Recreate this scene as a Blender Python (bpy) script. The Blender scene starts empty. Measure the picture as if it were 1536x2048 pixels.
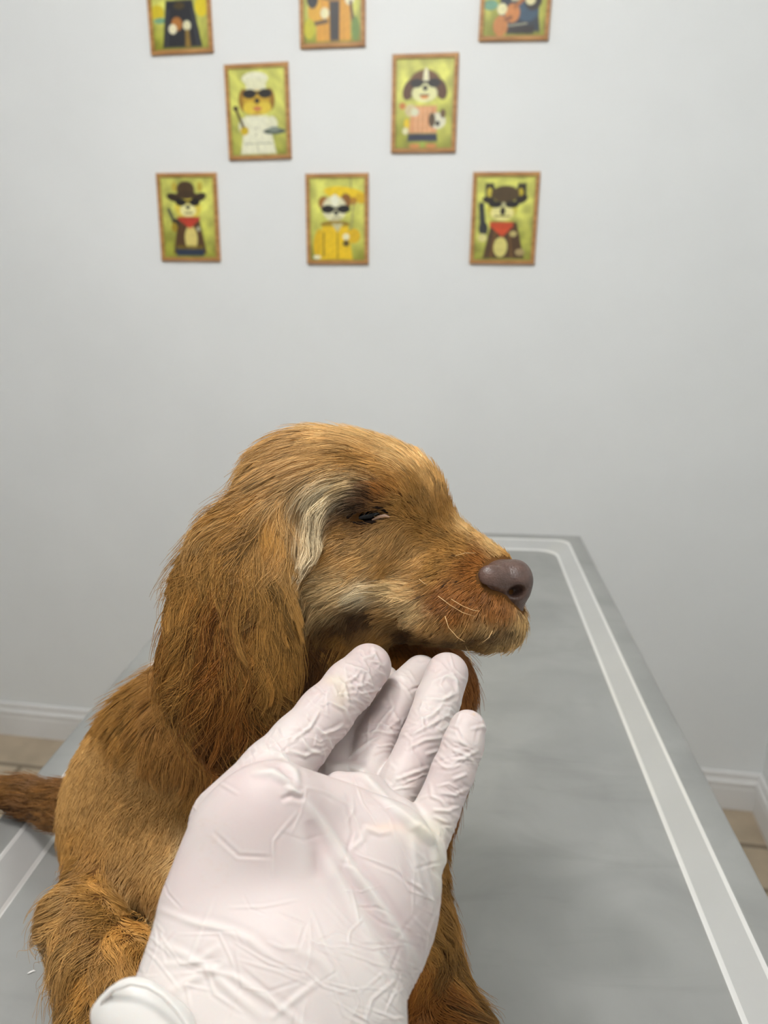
import bpy, bmesh, math, random
import numpy as np
from mathutils import Matrix, Vector

# ---------------------------------------------------------------- camera
SC = bpy.context.scene
COL = SC.collection
F, CX, CY = 1538.0, 768.0, 1024.0
PITCH, YAW, ROLL = 0.28803, 0.15887, -0.00553
TABLE_Z, CAM_H = 0.90, 0.4222
CAM = np.array([0.0, 0.0, TABLE_Z + CAM_H])

def cam_axes():
    cy, sy, cp, sp = math.cos(YAW), math.sin(YAW), math.cos(PITCH), math.sin(PITCH)
    fwd = np.array([-sy * cp, cy * cp, -sp])
    right = np.array([cy, sy, 0.0])
    down = np.cross(fwd, right)
    c, s = math.cos(ROLL), math.sin(ROLL)
    return np.array([c * right + s * down, -s * right + c * down, fwd])
RC = cam_axes()                      # rows: right, down, forward
cam_data = bpy.data.cameras.new('camera')
cam = bpy.data.objects.new('camera', cam_data)
COL.objects.link(cam)
M = Matrix.Identity(4)
for i in range(3):
    M[i][0], M[i][1], M[i][2], M[i][3] = RC[0][i], -RC[1][i], -RC[2][i], CAM[i]
cam.matrix_world = M
cam_data.sensor_fit = 'HORIZONTAL'
cam_data.sensor_width = 36.0
cam_data.lens = 36.0 * F / 1536.0
cam_data.clip_start = 0.02
cam_data.dof.use_dof = True
cam_data.dof.focus_distance = 0.415
cam_data.dof.aperture_fstop = 11.5
SC.camera = cam

# ---------------------------------------------------------------- light, exposure
vs = SC.view_settings
vs.view_transform = 'Standard'
vs.look = 'None'
vs.gamma = 1.0
vs.use_curve_mapping = False
vs.exposure = 0.28
SC.cycles.use_denoising = True
SC.cycles.max_bounces = 8
SC.cycles.diffuse_bounces = 4
SC.cycles.transparent_max_bounces = 8

world = bpy.data.worlds.new('world')
SC.world = world
world.use_nodes = True
world.node_tree.nodes['Background'].inputs[0].default_value = (0.80, 0.90, 1.0, 1)
world.node_tree.nodes['Background'].inputs[1].default_value = 0.05

def area(name, loc, size, power, color, shape='DISK', size_y=None, target=None):
    d = bpy.data.lights.new(name, 'AREA')
    d.shape = shape
    d.size = size
    if size_y:
        d.size_y = size_y
    d.energy = power
    d.color = color
    o = bpy.data.objects.new(name, d)
    COL.objects.link(o)
    o.location = loc
    if target is not None:
        o.rotation_euler = (Vector(target) - Vector(loc)).to_track_quat('-Z', 'Y').to_euler()
    return o
ROOM_TOP = 2.60
LAMP = (-0.50, 0.30, ROOM_TOP - 0.13)
LAMP_WATTS = 40.0                    # given off by the globe itself, built further down
area('ceiling_fill_light', (-0.30, -0.55, ROOM_TOP - 0.03), 0.60, 5.0, (0.95, 0.98, 1.0), 'RECTANGLE', 1.10)  # added, unseen panel light for ambient fill

# ---------------------------------------------------------------- helpers
def lin(r, g, b):
    f = lambda c: (c / 12.92) if c <= 0.04045 else ((c + 0.055) / 1.055) ** 2.4
    return (f(r / 255.0), f(g / 255.0), f(b / 255.0), 1.0)

def new_mat(name):
    m = bpy.data.materials.new(name)
    m.use_nodes = True
    nt = m.node_tree
    return m, nt, nt.nodes['Principled BSDF']

def node(nt, kind, **kw):
    n = nt.nodes.new(kind)
    for k, v in kw.items():
        if k in n.inputs:
            n.inputs[k].default_value = v
        else:
            setattr(n, k, v)
    return n

def noise_mix(nt, bsdf, c1, c2, scale, detail=4.0, lo=0.35, hi=0.65, vec=None, stretch=None):
    tc = node(nt, 'ShaderNodeTexCoord')
    src = tc.outputs['Object']
    if stretch:
        mp = node(nt, 'ShaderNodeMapping')
        mp.inputs['Scale'].default_value = stretch
        nt.links.new(src, mp.inputs[0])
        src = mp.outputs[0]
    nz = node(nt, 'ShaderNodeTexNoise')
    nz.inputs['Scale'].default_value = scale
    nz.inputs['Detail'].default_value = detail
    nt.links.new(src, nz.inputs['Vector'])
    cr = node(nt, 'ShaderNodeValToRGB')
    cr.color_ramp.elements[0].position = lo
    cr.color_ramp.elements[1].position = hi
    cr.color_ramp.elements[0].color = c1
    cr.color_ramp.elements[1].color = c2
    nt.links.new(nz.outputs['Fac'], cr.inputs[0])
    nt.links.new(cr.outputs[0], bsdf.inputs['Base Color'])
    return src, nz, cr

def bump(nt, bsdf, src, scale, strength, dist=0.001, detail=3.0):
    nz = node(nt, 'ShaderNodeTexNoise')
    nz.inputs['Scale'].default_value = scale
    nz.inputs['Detail'].default_value = detail
    nt.links.new(src, nz.inputs['Vector'])
    b = node(nt, 'ShaderNodeBump')
    b.inputs['Strength'].default_value = strength
    b.inputs['Distance'].default_value = dist
    nt.links.new(nz.outputs['Fac'], b.inputs['Height'])
    nt.links.new(b.outputs[0], bsdf.inputs['Normal'])
    return b

def link_mesh(name, verts, faces, mat=None, parent=None, smooth=False, loc=None):
    me = bpy.data.meshes.new(name)
    me.from_pydata([tuple(map(float, v)) for v in verts], [], [tuple(map(int, f)) for f in faces])
    me.update()
    if smooth:
        me.polygons.foreach_set('use_smooth', [True] * len(me.polygons))
    o = bpy.data.objects.new(name, me)
    COL.objects.link(o)
    if mat:
        me.materials.append(mat)
    if parent:
        o.parent = parent
    if loc is not None:
        o.location = loc
    return o

def from_bm(name, bm, mat=None, parent=None, smooth=False, loc=None):
    bmesh.ops.recalc_face_normals(bm, faces=bm.faces)
    me = bpy.data.meshes.new(name)
    bm.to_mesh(me)
    bm.free()
    if smooth:
        me.polygons.foreach_set('use_smooth', [True] * len(me.polygons))
    o = bpy.data.objects.new(name, me)
    COL.objects.link(o)
    if mat:
        me.materials.append(mat)
    if parent:
        o.parent = parent
    if loc is not None:
        o.location = loc
    return o

def add_box(bm, x0, x1, y0, y1, z0, z1, bevel=0.0, seg=2):
    vs_ = [bm.verts.new((x, y, z)) for x in (x0, x1) for y in (y0, y1) for z in (z0, z1)]
    idx = [(0, 1, 3, 2), (4, 6, 7, 5), (0, 4, 5, 1), (2, 3, 7, 6), (0, 2, 6, 4), (1, 5, 7, 3)]
    fs = [bm.faces.new([vs_[i] for i in f]) for f in idx]
    if bevel:
        ed = list({e for f in fs for e in f.edges})
        bmesh.ops.bevel(bm, geom=ed, offset=bevel, segments=seg, affect='EDGES', profile=0.5)

def empty(name, label, cat, loc=(0, 0, 0), rotz=0.0, group=None):
    o = bpy.data.objects.new(name, None)
    COL.objects.link(o)
    o.location = loc
    o.rotation_euler = (0, 0, rotz)
    o.empty_display_size = 0.05
    tag(o, label, cat, group)
    return o

def tag(o, label, cat, group=None):
    o['label'] = label
    o['category'] = cat
    if group:
        o['group'] = group
    return o

def structure(o):
    o['kind'] = 'structure'
    return o

def cam_to_world(q):
    return np.asarray(q) @ RC + CAM

def P3(px, py, z):
    return np.array([(px - CX) * z / F, (py - CY) * z / F, z])

def at(px, py, z):
    return cam_to_world(P3(px, py, z))

# ---------------------------------------------------------------- the room
WALL_Y, RIGHT_X, LEFT_X, REAR_Y = 1.8584, 0.700, -1.75, -1.40
m_wall, nt, bs = new_mat('painted_wall')
src, nz, cr = noise_mix(nt, bs, lin(232, 235, 235), lin(236, 239, 239), 3.0)
bs.inputs['Roughness'].default_value = 0.55
bs.inputs['Specular IOR Level'].default_value = 0.35
bump(nt, bs, src, 160.0, 0.10, 0.001)
m_ceil, nt, bs = new_mat('ceiling_paint')
noise_mix(nt, bs, lin(186, 187, 187), lin(192, 193, 193), 2.0)
bs.inputs['Roughness'].default_value = 0.9

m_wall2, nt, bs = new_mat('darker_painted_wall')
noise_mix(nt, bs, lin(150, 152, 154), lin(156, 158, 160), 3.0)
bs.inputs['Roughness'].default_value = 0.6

T = 0.08
def slab(name, x0, x1, y0, y1, z0, z1, mat):
    bm = bmesh.new()
    add_box(bm, x0, x1, y0, y1, z0, z1)
    return structure(from_bm(name, bm, mat))
slab('wall_back', LEFT_X - T, RIGHT_X + T, WALL_Y, WALL_Y + T, 0, ROOM_TOP, m_wall)
slab('wall_right', RIGHT_X, RIGHT_X + T, REAR_Y, WALL_Y, 0, ROOM_TOP, m_wall)
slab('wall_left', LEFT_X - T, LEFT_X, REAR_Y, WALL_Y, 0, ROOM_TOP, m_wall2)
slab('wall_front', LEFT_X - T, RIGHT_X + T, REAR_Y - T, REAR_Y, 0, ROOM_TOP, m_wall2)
slab('ceiling', LEFT_X - T, RIGHT_X + T, REAR_Y - T, WALL_Y + T, ROOM_TOP, ROOM_TOP + T, m_ceil)

# floor: beige rectangular tiles with grey-brown joints
m_floor, nt, bs = new_mat('beige_floor_tile')
tc = node(nt, 'ShaderNodeTexCoord')
mp = node(nt, 'ShaderNodeMapping')
mp.inputs['Location'].default_value = (0.115, 0.0915, 0)
nt.links.new(tc.outputs['Object'], mp.inputs[0])
br = node(nt, 'ShaderNodeTexBrick')
br.offset = 0.5
br.inputs['Color1'].default_value = lin(190, 174, 150)
br.inputs['Color2'].default_value = lin(180, 164, 140)
br.inputs['Mortar'].default_value = lin(128, 116, 98)
br.inputs['Scale'].default_value = 1.0
br.inputs['Mortar Size'].default_value = 0.008
br.inputs['Mortar Smooth'].default_value = 0.2
br.inputs['Brick Width'].default_value = 0.60
br.inputs['Row Height'].default_value = 0.15
nt.links.new(mp.outputs[0], br.inputs['Vector'])
nz = node(nt, 'ShaderNodeTexNoise')
nz.inputs['Scale'].default_value = 14.0
nz.inputs['Detail'].default_value = 5.0
nt.links.new(tc.outputs['Object'], nz.inputs['Vector'])
mx = node(nt, 'ShaderNodeMixRGB')
mx.blend_type = 'OVERLAY'
mx.inputs[0].default_value = 0.35
nt.links.new(br.outputs['Color'], mx.inputs[1])
nt.links.new(nz.outputs['Fac'], mx.inputs[2])
nt.links.new(mx.outputs[0], bs.inputs['Base Color'])
bs.inputs['Roughness'].default_value = 0.45
bp = node(nt, 'ShaderNodeBump')
bp.inputs['Strength'].default_value = 0.4
bp.inputs['Distance'].default_value = 0.002
bp.invert = True
nt.links.new(br.outputs['Fac'], bp.inputs['Height'])
nt.links.new(bp.outputs[0], bs.inputs['Normal'])
slab('floor', LEFT_X - T, RIGHT_X + T, REAR_Y - T, WALL_Y + T, -0.06, 0.0, m_floor)

# moulded baseboards (profile swept along the wall, mitred in the corner)
m_base, nt, bs = new_mat('white_baseboard_gloss')
src, nz, cr = noise_mix(nt, bs, lin(226, 226, 224), lin(234, 234, 233), 6.0)
bs.inputs['Roughness'].default_value = 0.3
BP = [(0.0, 0.0), (0.013, 0.0), (0.013, 0.062), (0.0115, 0.066), (0.0115, 0.071), (0.0145, 0.075), (0.0145, 0.081),
      (0.0105, 0.086), (0.0075, 0.092), (0.0085, 0.098), (0.0085, 0.103), (0.005, 0.1075), (0.0, 0.1075)]
def baseboard(name, a, b, inward, mit_a, mit_b):
    a, b, n = Vector(a), Vector(b), Vector(inward)
    d = (b - a).normalized()
    va = [a + n * p + d * (p * mit_a) + Vector((0, 0, h)) for p, h in BP]
    vb = [b + n * p - d * (p * mit_b) + Vector((0, 0, h)) for p, h in BP]
    k = len(BP)
    fs = [(i, (i + 1) % k, k + (i + 1) % k, k + i) for i in range(k)] + [tuple(range(k))[::-1], tuple(range(k, 2 * k))]
    return structure(link_mesh(name, va + vb, fs, m_base))
baseboard('baseboard_back', (LEFT_X, WALL_Y, 0), (RIGHT_X, WALL_Y, 0), (0, -1, 0), 1, 1)
baseboard('baseboard_right', (RIGHT_X, WALL_Y, 0), (RIGHT_X, REAR_Y, 0), (-1, 0, 0), 1, 1)
baseboard('baseboard_left', (LEFT_X, REAR_Y, 0), (LEFT_X, WALL_Y, 0), (1, 0, 0), 1, 1)

# ceiling globe lamp that lights the room, plus an added fill panel (above the frame)
m_lamp, nt, bs = new_mat('fill_diffuser')
bs.inputs['Base Color'].default_value = (0.9, 0.9, 0.88, 1)
bs.inputs['Emission Color'].default_value = (1.0, 0.97, 0.93, 1)
bs.inputs['Emission Strength'].default_value = 4.0
m_lampmetal, nt, bs = new_mat('lamp_housing')
bs.inputs['Base Color'].default_value = (0.75, 0.75, 0.75, 1)
bs.inputs['Roughness'].default_value = 0.4
lamp = empty('ceiling_lamp', 'round white pendant globe lamp close under the ceiling above the table', 'lamp', (LAMP[0], LAMP[1], ROOM_TOP))
bm = bmesh.new()
bmesh.ops.create_cone(bm, cap_ends=True, segments=48, radius1=0.05, radius2=0.07, depth=0.03)
from_bm('housing', bm, m_lampmetal, lamp, loc=(0, 0, -0.016))
bm = bmesh.new()
bmesh.ops.create_uvsphere(bm, u_segments=32, v_segments=16, radius=0.08)
g = from_bm('globe', bm, m_lamp, lamp, True, loc=(0, 0, -0.13))
m_globe, nt, bs = new_mat('glowing_opal_glass')
bs.inputs['Base Color'].default_value = (0.9, 0.9, 0.88, 1)
bs.inputs['Emission Color'].default_value = (1.0, 0.975, 0.945, 1)
bs.inputs['Emission Strength'].default_value = LAMP_WATTS / (math.pi * 4 * math.pi * 0.08 ** 2)
g.data.materials[0] = m_globe
panel = empty('ceiling_fill_panel', 'large rectangular white fill panel added on the ceiling near the room front', 'lamp', (-0.30, -0.55, ROOM_TOP))  # added panel that houses the fill light, no known fixture
bm = bmesh.new()
add_box(bm, -0.32, 0.32, -0.57, 0.57, -0.014, -0.0005)
from_bm('housing', bm, m_lampmetal, panel)
bm = bmesh.new()
add_box(bm, -0.30, 0.30, -0.55, 0.55, -0.02, -0.0145)
from_bm('diffuser', bm, m_lamp, panel)

# ---------------------------------------------------------------- the examination table
TYAW, T_XR, T_YF, T_W, T_L = 0.07948, 0.24290, 1.30955, 0.60, 1.30
m_steel, nt, bs = new_mat('brushed_stainless_steel')
tc = node(nt, 'ShaderNodeTexCoord')
mp = node(nt, 'ShaderNodeMapping')
mp.inputs['Scale'].default_value = (1.0, 1.0, 1.0)
nt.links.new(tc.outputs['Object'], mp.inputs[0])
n1 = node(nt, 'ShaderNodeTexNoise')
n1.inputs['Scale'].default_value = 9.0
n1.inputs['Detail'].default_value = 6.0
n1.inputs['Distortion'].default_value = 0.8
nt.links.new(mp.outputs[0], n1.inputs['Vector'])
cr = node(nt, 'ShaderNodeValToRGB')
cr.color_ramp.elements[0].position, cr.color_ramp.elements[1].position = 0.30, 0.62
cr.color_ramp.elements[0].color, cr.color_ramp.elements[1].color = lin(160, 161, 158), lin(175, 176, 173)
nt.links.new(n1.outputs['Fac'], cr.inputs[0])
# smears left by wiping
mp2 = node(nt, 'ShaderNodeMapping')
mp2.inputs['Scale'].default_value = (5.0, 16.0, 5.0)
mp2.inputs['Rotation'].default_value = (0, 0, 0.35)
nt.links.new(tc.outputs['Object'], mp2.inputs[0])
n2 = node(nt, 'ShaderNodeTexNoise')
n2.inputs['Scale'].default_value = 1.3
n2.inputs['Detail'].default_value = 5.0
n2.inputs['Distortion'].default_value = 1.5
nt.links.new(mp2.outputs[0], n2.inputs['Vector'])
cr2 = node(nt, 'ShaderNodeValToRGB')
cr2.color_ramp.elements[0].position, cr2.color_ramp.elements[1].position = 0.56, 0.72
cr2.color_ramp.elements[0].color, cr2.color_ramp.elements[1].color = (1, 1, 1, 1), (0.93, 0.93, 0.925, 1)
nt.links.new(n2.outputs['Fac'], cr2.inputs[0])
mx = node(nt, 'ShaderNodeMixRGB')
mx.blend_type = 'MULTIPLY'
mx.inputs[0].default_value = 1.0
nt.links.new(cr.outputs[0], mx.inputs[1])
nt.links.new(cr2.outputs[0], mx.inputs[2])
nt.links.new(mx.outputs[0], bs.inputs['Base Color'])
bs.inputs['Metallic'].default_value = 0.65
rr = node(nt, 'ShaderNodeMapRange')
rr.inputs['To Min'].default_value, rr.inputs['To Max'].default_value = 0.34, 0.46
nt.links.new(n2.outputs['Fac'], rr.inputs['Value'])
nt.links.new(rr.outputs[0], bs.inputs['Roughness'])

def light_tinted_steel(name, col, rough):
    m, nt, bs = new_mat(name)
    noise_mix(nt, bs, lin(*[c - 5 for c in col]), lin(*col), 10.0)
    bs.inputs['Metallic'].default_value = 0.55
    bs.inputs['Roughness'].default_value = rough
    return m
m_band = light_tinted_steel('steel_slope_painted_light', (206, 207, 205), 0.38)  # brighter base colour stands in for light caught by the slope
m_edge = light_tinted_steel('steel_edge_painted_highlight', (244, 244, 242), 0.30)  # near-white base colour paints highlights along the fillets

table = empty('examination_table', 'stainless steel veterinary examination table with a raised rim, under the dog', 'table', (0, 0, 0), TYAW)
PAN_Z = TABLE_Z - 0.0140              # the recessed panel the dog sits on
def loop_ring(x0, x1, y0, y1, r, n=8):
    pts = []
    for cx, cy, a0 in ((x1 - r, y1 - r, 0), (x0 + r, y1 - r, 90), (x0 + r, y0 + r, 180), (x1 - r, y0 + r, 270)):
        for i in range(n + 1):
            a = math.radians(a0 + 90.0 * i / n)
            pts.append((cx + r * math.cos(a), cy + r * math.sin(a)))
    return pts
def table_top():
    x0, x1, y0, y1 = T_XR - T_W, T_XR, T_YF - T_L, T_YF
    # (inset, height, corner radius)
    prof = [(0.012, -0.036, .004), (0.0, -0.036, .004), (0.0, -0.003, .004), (0.001, -0.0008, .004), (0.003, 0.0, .004),
            (0.0235, 0.0, .020), (0.0250, -0.0003, .021), (0.0264, -0.0011, .022), (0.0276, -0.0021, .023),
            (0.0470, -0.0116, .030), (0.0484, -0.0128, .031), (0.0500, -0.0137, .031), (0.0520, -0.0140, .032), (0.0560, -0.0140, .034)]
    V, Fc = [], []
    n = None
    for ins, h, r in prof:
        ring = loop_ring(x0 + ins, x1 - ins, y0 + ins, y1 - ins, r)
        n = len(ring)
        V += [(x, y, TABLE_Z + h) for x, y in ring]
    for k in range(len(prof) - 1):
        for i in range(n):
            a, b = k * n + i, k * n + (i + 1) % n
            Fc.append((a, b, b + n, a + n))
    Fc.append(tuple(range((len(prof) - 1) * n, len(prof) * n)))
    o = link_mesh('table_top', V, Fc, m_steel, table, smooth=True)
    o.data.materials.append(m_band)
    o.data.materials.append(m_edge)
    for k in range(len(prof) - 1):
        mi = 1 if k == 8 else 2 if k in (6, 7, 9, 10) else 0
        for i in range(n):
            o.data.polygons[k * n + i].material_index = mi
    mo = o.modifiers.new('edges', 'EDGE_SPLIT')
    mo.split_angle = math.radians(50)
table_top()
bm = bmesh.new()
add_box(bm, T_XR - T_W + .03, T_XR - .03, T_YF - T_L + .03, T_YF - .03, TABLE_Z - .075, TABLE_Z - .0365, 0.002)
from_bm('apron_frame', bm, m_steel, table)
for sx in (T_XR - T_W + .06, T_XR - .06):
    for sy in (T_YF - T_L + .06, T_YF - .06):
        bm = bmesh.new()
        add_box(bm, sx - .02, sx + .02, sy - .02, sy + .02, 0.02, TABLE_Z - .0755, 0.003)
        lg = from_bm('leg', bm, m_steel, table)
        bm = bmesh.new()
        bmesh.ops.create_cone(bm, cap_ends=True, segments=20, radius1=.024, radius2=.018, depth=.02)
        m_foot = m_lampmetal
        from_bm('foot', bm, m_foot, lg, loc=(sx, sy, .0102))

# ---------------------------------------------------------------- implicit modelling (smooth unions of shaped volumes)
class Field:
    def __init__(self, lo, hi, h):
        self.lo, self.h = np.array(lo, float), h
        self.n = tuple(int(math.ceil((b - a) / h)) + 1 for a, b in zip(lo, hi))
        self.D = np.full(self.n, 1.0, np.float32)
        self.best = np.full(self.n, 1.0, np.float32)
        self.lab = np.zeros(self.n, np.uint8)
        self.names = []

    def _box(self, a, b):
        i0 = [max(0, int((a[k] - self.lo[k]) / self.h)) for k in range(3)]
        i1 = [min(self.n[k], int((b[k] - self.lo[k]) / self.h) + 2) for k in range(3)]
        if any(i1[k] <= i0[k] for k in range(3)):
            return None
        sl = tuple(slice(i0[k], i1[k]) for k in range(3))
        ax = [self.lo[k] + self.h * np.arange(i0[k], i1[k]) for k in range(3)]
        X = np.stack(np.meshgrid(*ax, indexing='ij'), -1).astype(np.float32)
        return sl, X

    def _merge(self, sl, d, k, group):
        D = self.D[sl]
        if group == '-':
            hh = np.clip(0.5 - 0.5 * (D + d) / k, 0, 1)
            self.D[sl] = D * (1 - hh) - d * hh + k * hh * (1 - hh)
            return
        hh = np.clip(0.5 + 0.5 * (D - d) / k, 0, 1)
        self.D[sl] = D * (1 - hh) + d * hh - k * hh * (1 - hh)
        if group not in self.names:
            self.names.append(group)
        g = self.names.index(group)
        b, l = self.best[sl], self.lab[sl]
        m = d < b
        b[m] = d[m]
        l[m] = g

    def ell(self, group, c, r, ang=0.0, k=0.012, tilt=0.0):
        """ellipsoid: centre (px,py,depth), radii (px,px,metres), turned in the view plane / about the vertical"""
        z = c[2]
        C = P3(*c)
        R = np.array([r[0] * z / F, r[1] * z / F, r[2]])
        m = max(R) + 2 * k + 3 * self.h
        q = self._box(C - m, C + m)
        if q is None:
            return
        sl, X = q
        ca, sa = math.cos(math.radians(ang)), math.sin(math.radians(ang))
        ct, st = math.cos(math.radians(tilt)), math.sin(math.radians(tilt))
        X = X - C
        # rotate about depth axis by ang, then about the vertical by tilt
        x = X[..., 0] * ca + X[..., 1] * sa
        y = -X[..., 0] * sa + X[..., 1] * ca
        zz = X[..., 2]
        x, zz = x * ct + zz * st, -x * st + zz * ct
        q0 = np.sqrt((x / R[0]) ** 2 + (y / R[1]) ** 2 + (zz / R[2]) ** 2)
        q1 = np.sqrt((x / R[0] ** 2) ** 2 + (y / R[1] ** 2) ** 2 + (zz / R[2] ** 2) ** 2) + 1e-9
        self._merge(sl, np.where(q0 < 1e-4, -min(R), q0 * (q0 - 1) / q1), k, group)

    def cone(self, group, a, ra, b, rb, k=0.012, flat=1.0):
        """tapered capsule; radii in px at that depth, flat < 1 thins it in depth"""
        A, B = P3(*a), P3(*b)
        RA, RB = ra * a[2] / F, rb * b[2] / F
        m = max(RA, RB) + 2 * k + 3 * self.h
        q = self._box(np.minimum(A, B) - m, np.maximum(A, B) + m)
        if q is None:
            return
        sl, X = q
        d = B - A
        w = np.array([1, 1, 1.0 / flat])
        t = np.clip(((X - A) * w) @ (d * w) / float((d * w) @ (d * w)), 0, 1)
        off = (X - A - t[..., None] * d)
        if flat != 1.0:
            off = off * w
        dd = np.sqrt((off ** 2).sum(-1)) - (RA + (RB - RA) * t)
        self._merge(sl, dd * (1.0 if flat == 1.0 else (0.5 + 0.5 * flat)), k, group)

    def chain(self, group, pts, k=0.010, flat=1.0):
        for p, q in zip(pts[:-1], pts[1:]):
            self.cone(group, p[:3], p[3], q[:3], q[3], k, flat)

    def sample(self, P, what=None):
        A = self.D if what is None else what
        q = (P - self.lo) / self.h
        q = np.clip(q, 0.001, np.array(self.n) - 1.002)
        i = q.astype(int)
        f = q - i
        out = 0
        for dx in (0, 1):
            for dy in (0, 1):
                for dz in (0, 1):
                    w = (f[:, 0] if dx else 1 - f[:, 0]) * (f[:, 1] if dy else 1 - f[:, 1]) * (f[:, 2] if dz else 1 - f[:, 2])
                    out = out + w * A[i[:, 0] + dx, i[:, 1] + dy, i[:, 2] + dz]
        return out

    def grad(self, P):
        e = self.h
        g = np.stack([self.sample(P + e * np.eye(3)[k]) - self.sample(P - e * np.eye(3)[k]) for k in range(3)], -1)
        return g / (np.linalg.norm(g, axis=1, keepdims=True) + 1e-9)

    def label(self, P):
        q = np.clip(np.rint((P - self.lo) / self.h).astype(int), 0, np.array(self.n) - 1)
        return self.lab[q[:, 0], q[:, 1], q[:, 2]]

    def mesh(self, smooth=2):
        """surface nets -> verts (view-aligned metres), quads"""
        D = self.D
        s = D < 0
        nx, ny, nz = D.shape
        cnt = np.zeros((nx - 1, ny - 1, nz - 1), np.int8)
        for dx in (0, 1):
            for dy in (0, 1):
                for dz in (0, 1):
                    cnt += s[dx:nx - 1 + dx, dy:ny - 1 + dy, dz:nz - 1 + dz]
        act = (cnt > 0) & (cnt < 8)
        I = np.argwhere(act)
        idx = np.full(act.shape, -1, np.int64)
        idx[act] = np.arange(len(I))
        acc = np.zeros((len(I), 3))
        num = np.zeros(len(I))
        cs = [(a, b, c) for a in (0, 1) for b in (0, 1) for c in (0, 1)]
        for a in cs:
            for ax in range(3):
                if a[ax]:
                    continue
                b = list(a)
                b[ax] = 1
                da = D[I[:, 0] + a[0], I[:, 1] + a[1], I[:, 2] + a[2]]
                db = D[I[:, 0] + b[0], I[:, 1] + b[1], I[:, 2] + b[2]]
                m = (da < 0) != (db < 0)
                t = np.where(m, da / np.where(m, da - db, 1), 0)
                p = np.tile(np.array(a, float), (len(I), 1))
                p[:, ax] = t
                acc[m] += p[m]
                num[m] += 1
        V = self.lo + self.h * (I + acc / num[:, None])
        Q = []
        for ax in range(3):
            u, v = [(1, 2), (2, 0), (0, 1)][ax]
            sl0 = [slice(None)] * 3
            sl1 = [slice(None)] * 3
            sl0[ax], sl1[ax] = slice(0, -1), slice(1, None)
            ch = s[tuple(sl0)] != s[tuple(sl1)]
            E = np.argwhere(ch)
            E = E[(E[:, u] > 0) & (E[:, v] > 0) & (E[:, u] < self.n[u] - 1) & (E[:, v] < self.n[v] - 1)]
            inside = s[E[:, 0], E[:, 1], E[:, 2]]
            eu = np.zeros(3, int)
            ev = np.zeros(3, int)
            eu[u] = 1
            ev[v] = 1
            q = [E, E - eu, E - eu - ev, E - ev]
            q = np.stack([idx[a[:, 0], a[:, 1], a[:, 2]] for a in q], -1)
            q[~inside] = q[~inside][:, ::-1]
            Q.append(q)
        Q = np.concatenate(Q)
        Q = Q[(Q >= 0).all(1)]
        for _ in range(smooth):
            S = np.zeros_like(V)
            N = np.zeros(len(V))
            for a in range(4):
                i, j = Q[:, a], Q[:, (a + 1) % 4]
                np.add.at(S, i, V[j])
                np.add.at(S, j, V[i])
                np.add.at(N, i, 1)
                np.add.at(N, j, 1)
            N = np.maximum(N, 1)
            V = 0.5 * V + 0.5 * S / N[:, None]
        return V, Q

def quad_normals(V, Q):
    n = np.cross(V[Q[:, 2]] - V[Q[:, 0]], V[Q[:, 3]] - V[Q[:, 1]])
    N = np.zeros_like(V)
    for a in range(4):
        np.add.at(N, Q[:, a], n)
    return N / (np.linalg.norm(N, axis=1, keepdims=True) + 1e-12), n

def link_quads(name, Vc, Q, mat, parent=None):
    W = cam_to_world(Vc)
    me = bpy.data.meshes.new(name)
    me.vertices.add(len(W))
    me.vertices.foreach_set('co', W.astype(np.float32).ravel())
    me.loops.add(Q.size)
    me.loops.foreach_set('vertex_index', Q.astype(np.int32).ravel())
    me.polygons.add(len(Q))
    me.polygons.foreach_set('loop_start', np.arange(0, Q.size, 4, dtype=np.int32))
    me.update(calc_edges=True)
    me.validate()
    me.polygons.foreach_set('use_smooth', [True] * len(me.polygons))
    o = bpy.data.objects.new(name, me)
    COL.objects.link(o)
    me.materials.append(mat)
    if parent:
        o.parent = parent
        o.matrix_parent_inverse = parent.matrix_world.inverted() if parent.type != 'EMPTY' else Matrix.Translation(-Vector(parent.location))
    return o

def tube(name, pts, radii, mat, parent, sides=10, caps=True):
    """a bent tapering rod through world points"""
    pts = [np.asarray(p, float) for p in pts]
    V, Fc = [], []
    up = np.array([0.3, 0.2, 0.9])
    for i, p in enumerate(pts):
        d = pts[min(i + 1, len(pts) - 1)] - pts[max(i - 1, 0)]
        d = d / np.linalg.norm(d)
        s = np.cross(d, up)
        s /= np.linalg.norm(s)
        u = np.cross(s, d)
        for k in range(sides):
            a = 2 * math.pi * k / sides
            V.append(p + radii[i] * (math.cos(a) * s + math.sin(a) * u))
    for i in range(len(pts) - 1):
        for k in range(sides):
            a, b = i * sides + k, i * sides + (k + 1) % sides
            Fc.append((a, b, b + sides, a + sides))
    if caps:
        Fc += [tuple(range(sides))[::-1], tuple(range((len(pts) - 1) * sides, len(pts) * sides))]
    o = link_mesh(name, V, Fc, mat, parent, smooth=True)
    return o

def set_color(me, name, rgb):
    a = me.attributes.new(name, 'FLOAT_COLOR', 'POINT')
    c = np.ones((len(rgb), 4), np.float32)
    c[:, :3] = rgb
    a.data.foreach_set('color', c.ravel())

# table panel plane in view-aligned coordinates: signed height above it = HN . q + HC
HN = RC @ np.array([0, 0, 1.0])
def height_over_panel(q):
    return q @ HN + CAM[2] - PAN_Z

# ---------------------------------------------------------------- the dog
rng = np.random.default_rng(7)
random.seed(7)
m_skin, nt, bs = new_mat('dog_undercoat')
va = node(nt, 'ShaderNodeAttribute')
va.attribute_name = 'tint'
nt.links.new(va.outputs['Color'], bs.inputs['Base Color'])
bs.inputs['Roughness'].default_value = 0.85
bs.inputs['Specular IOR Level'].default_value = 0.1

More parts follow.
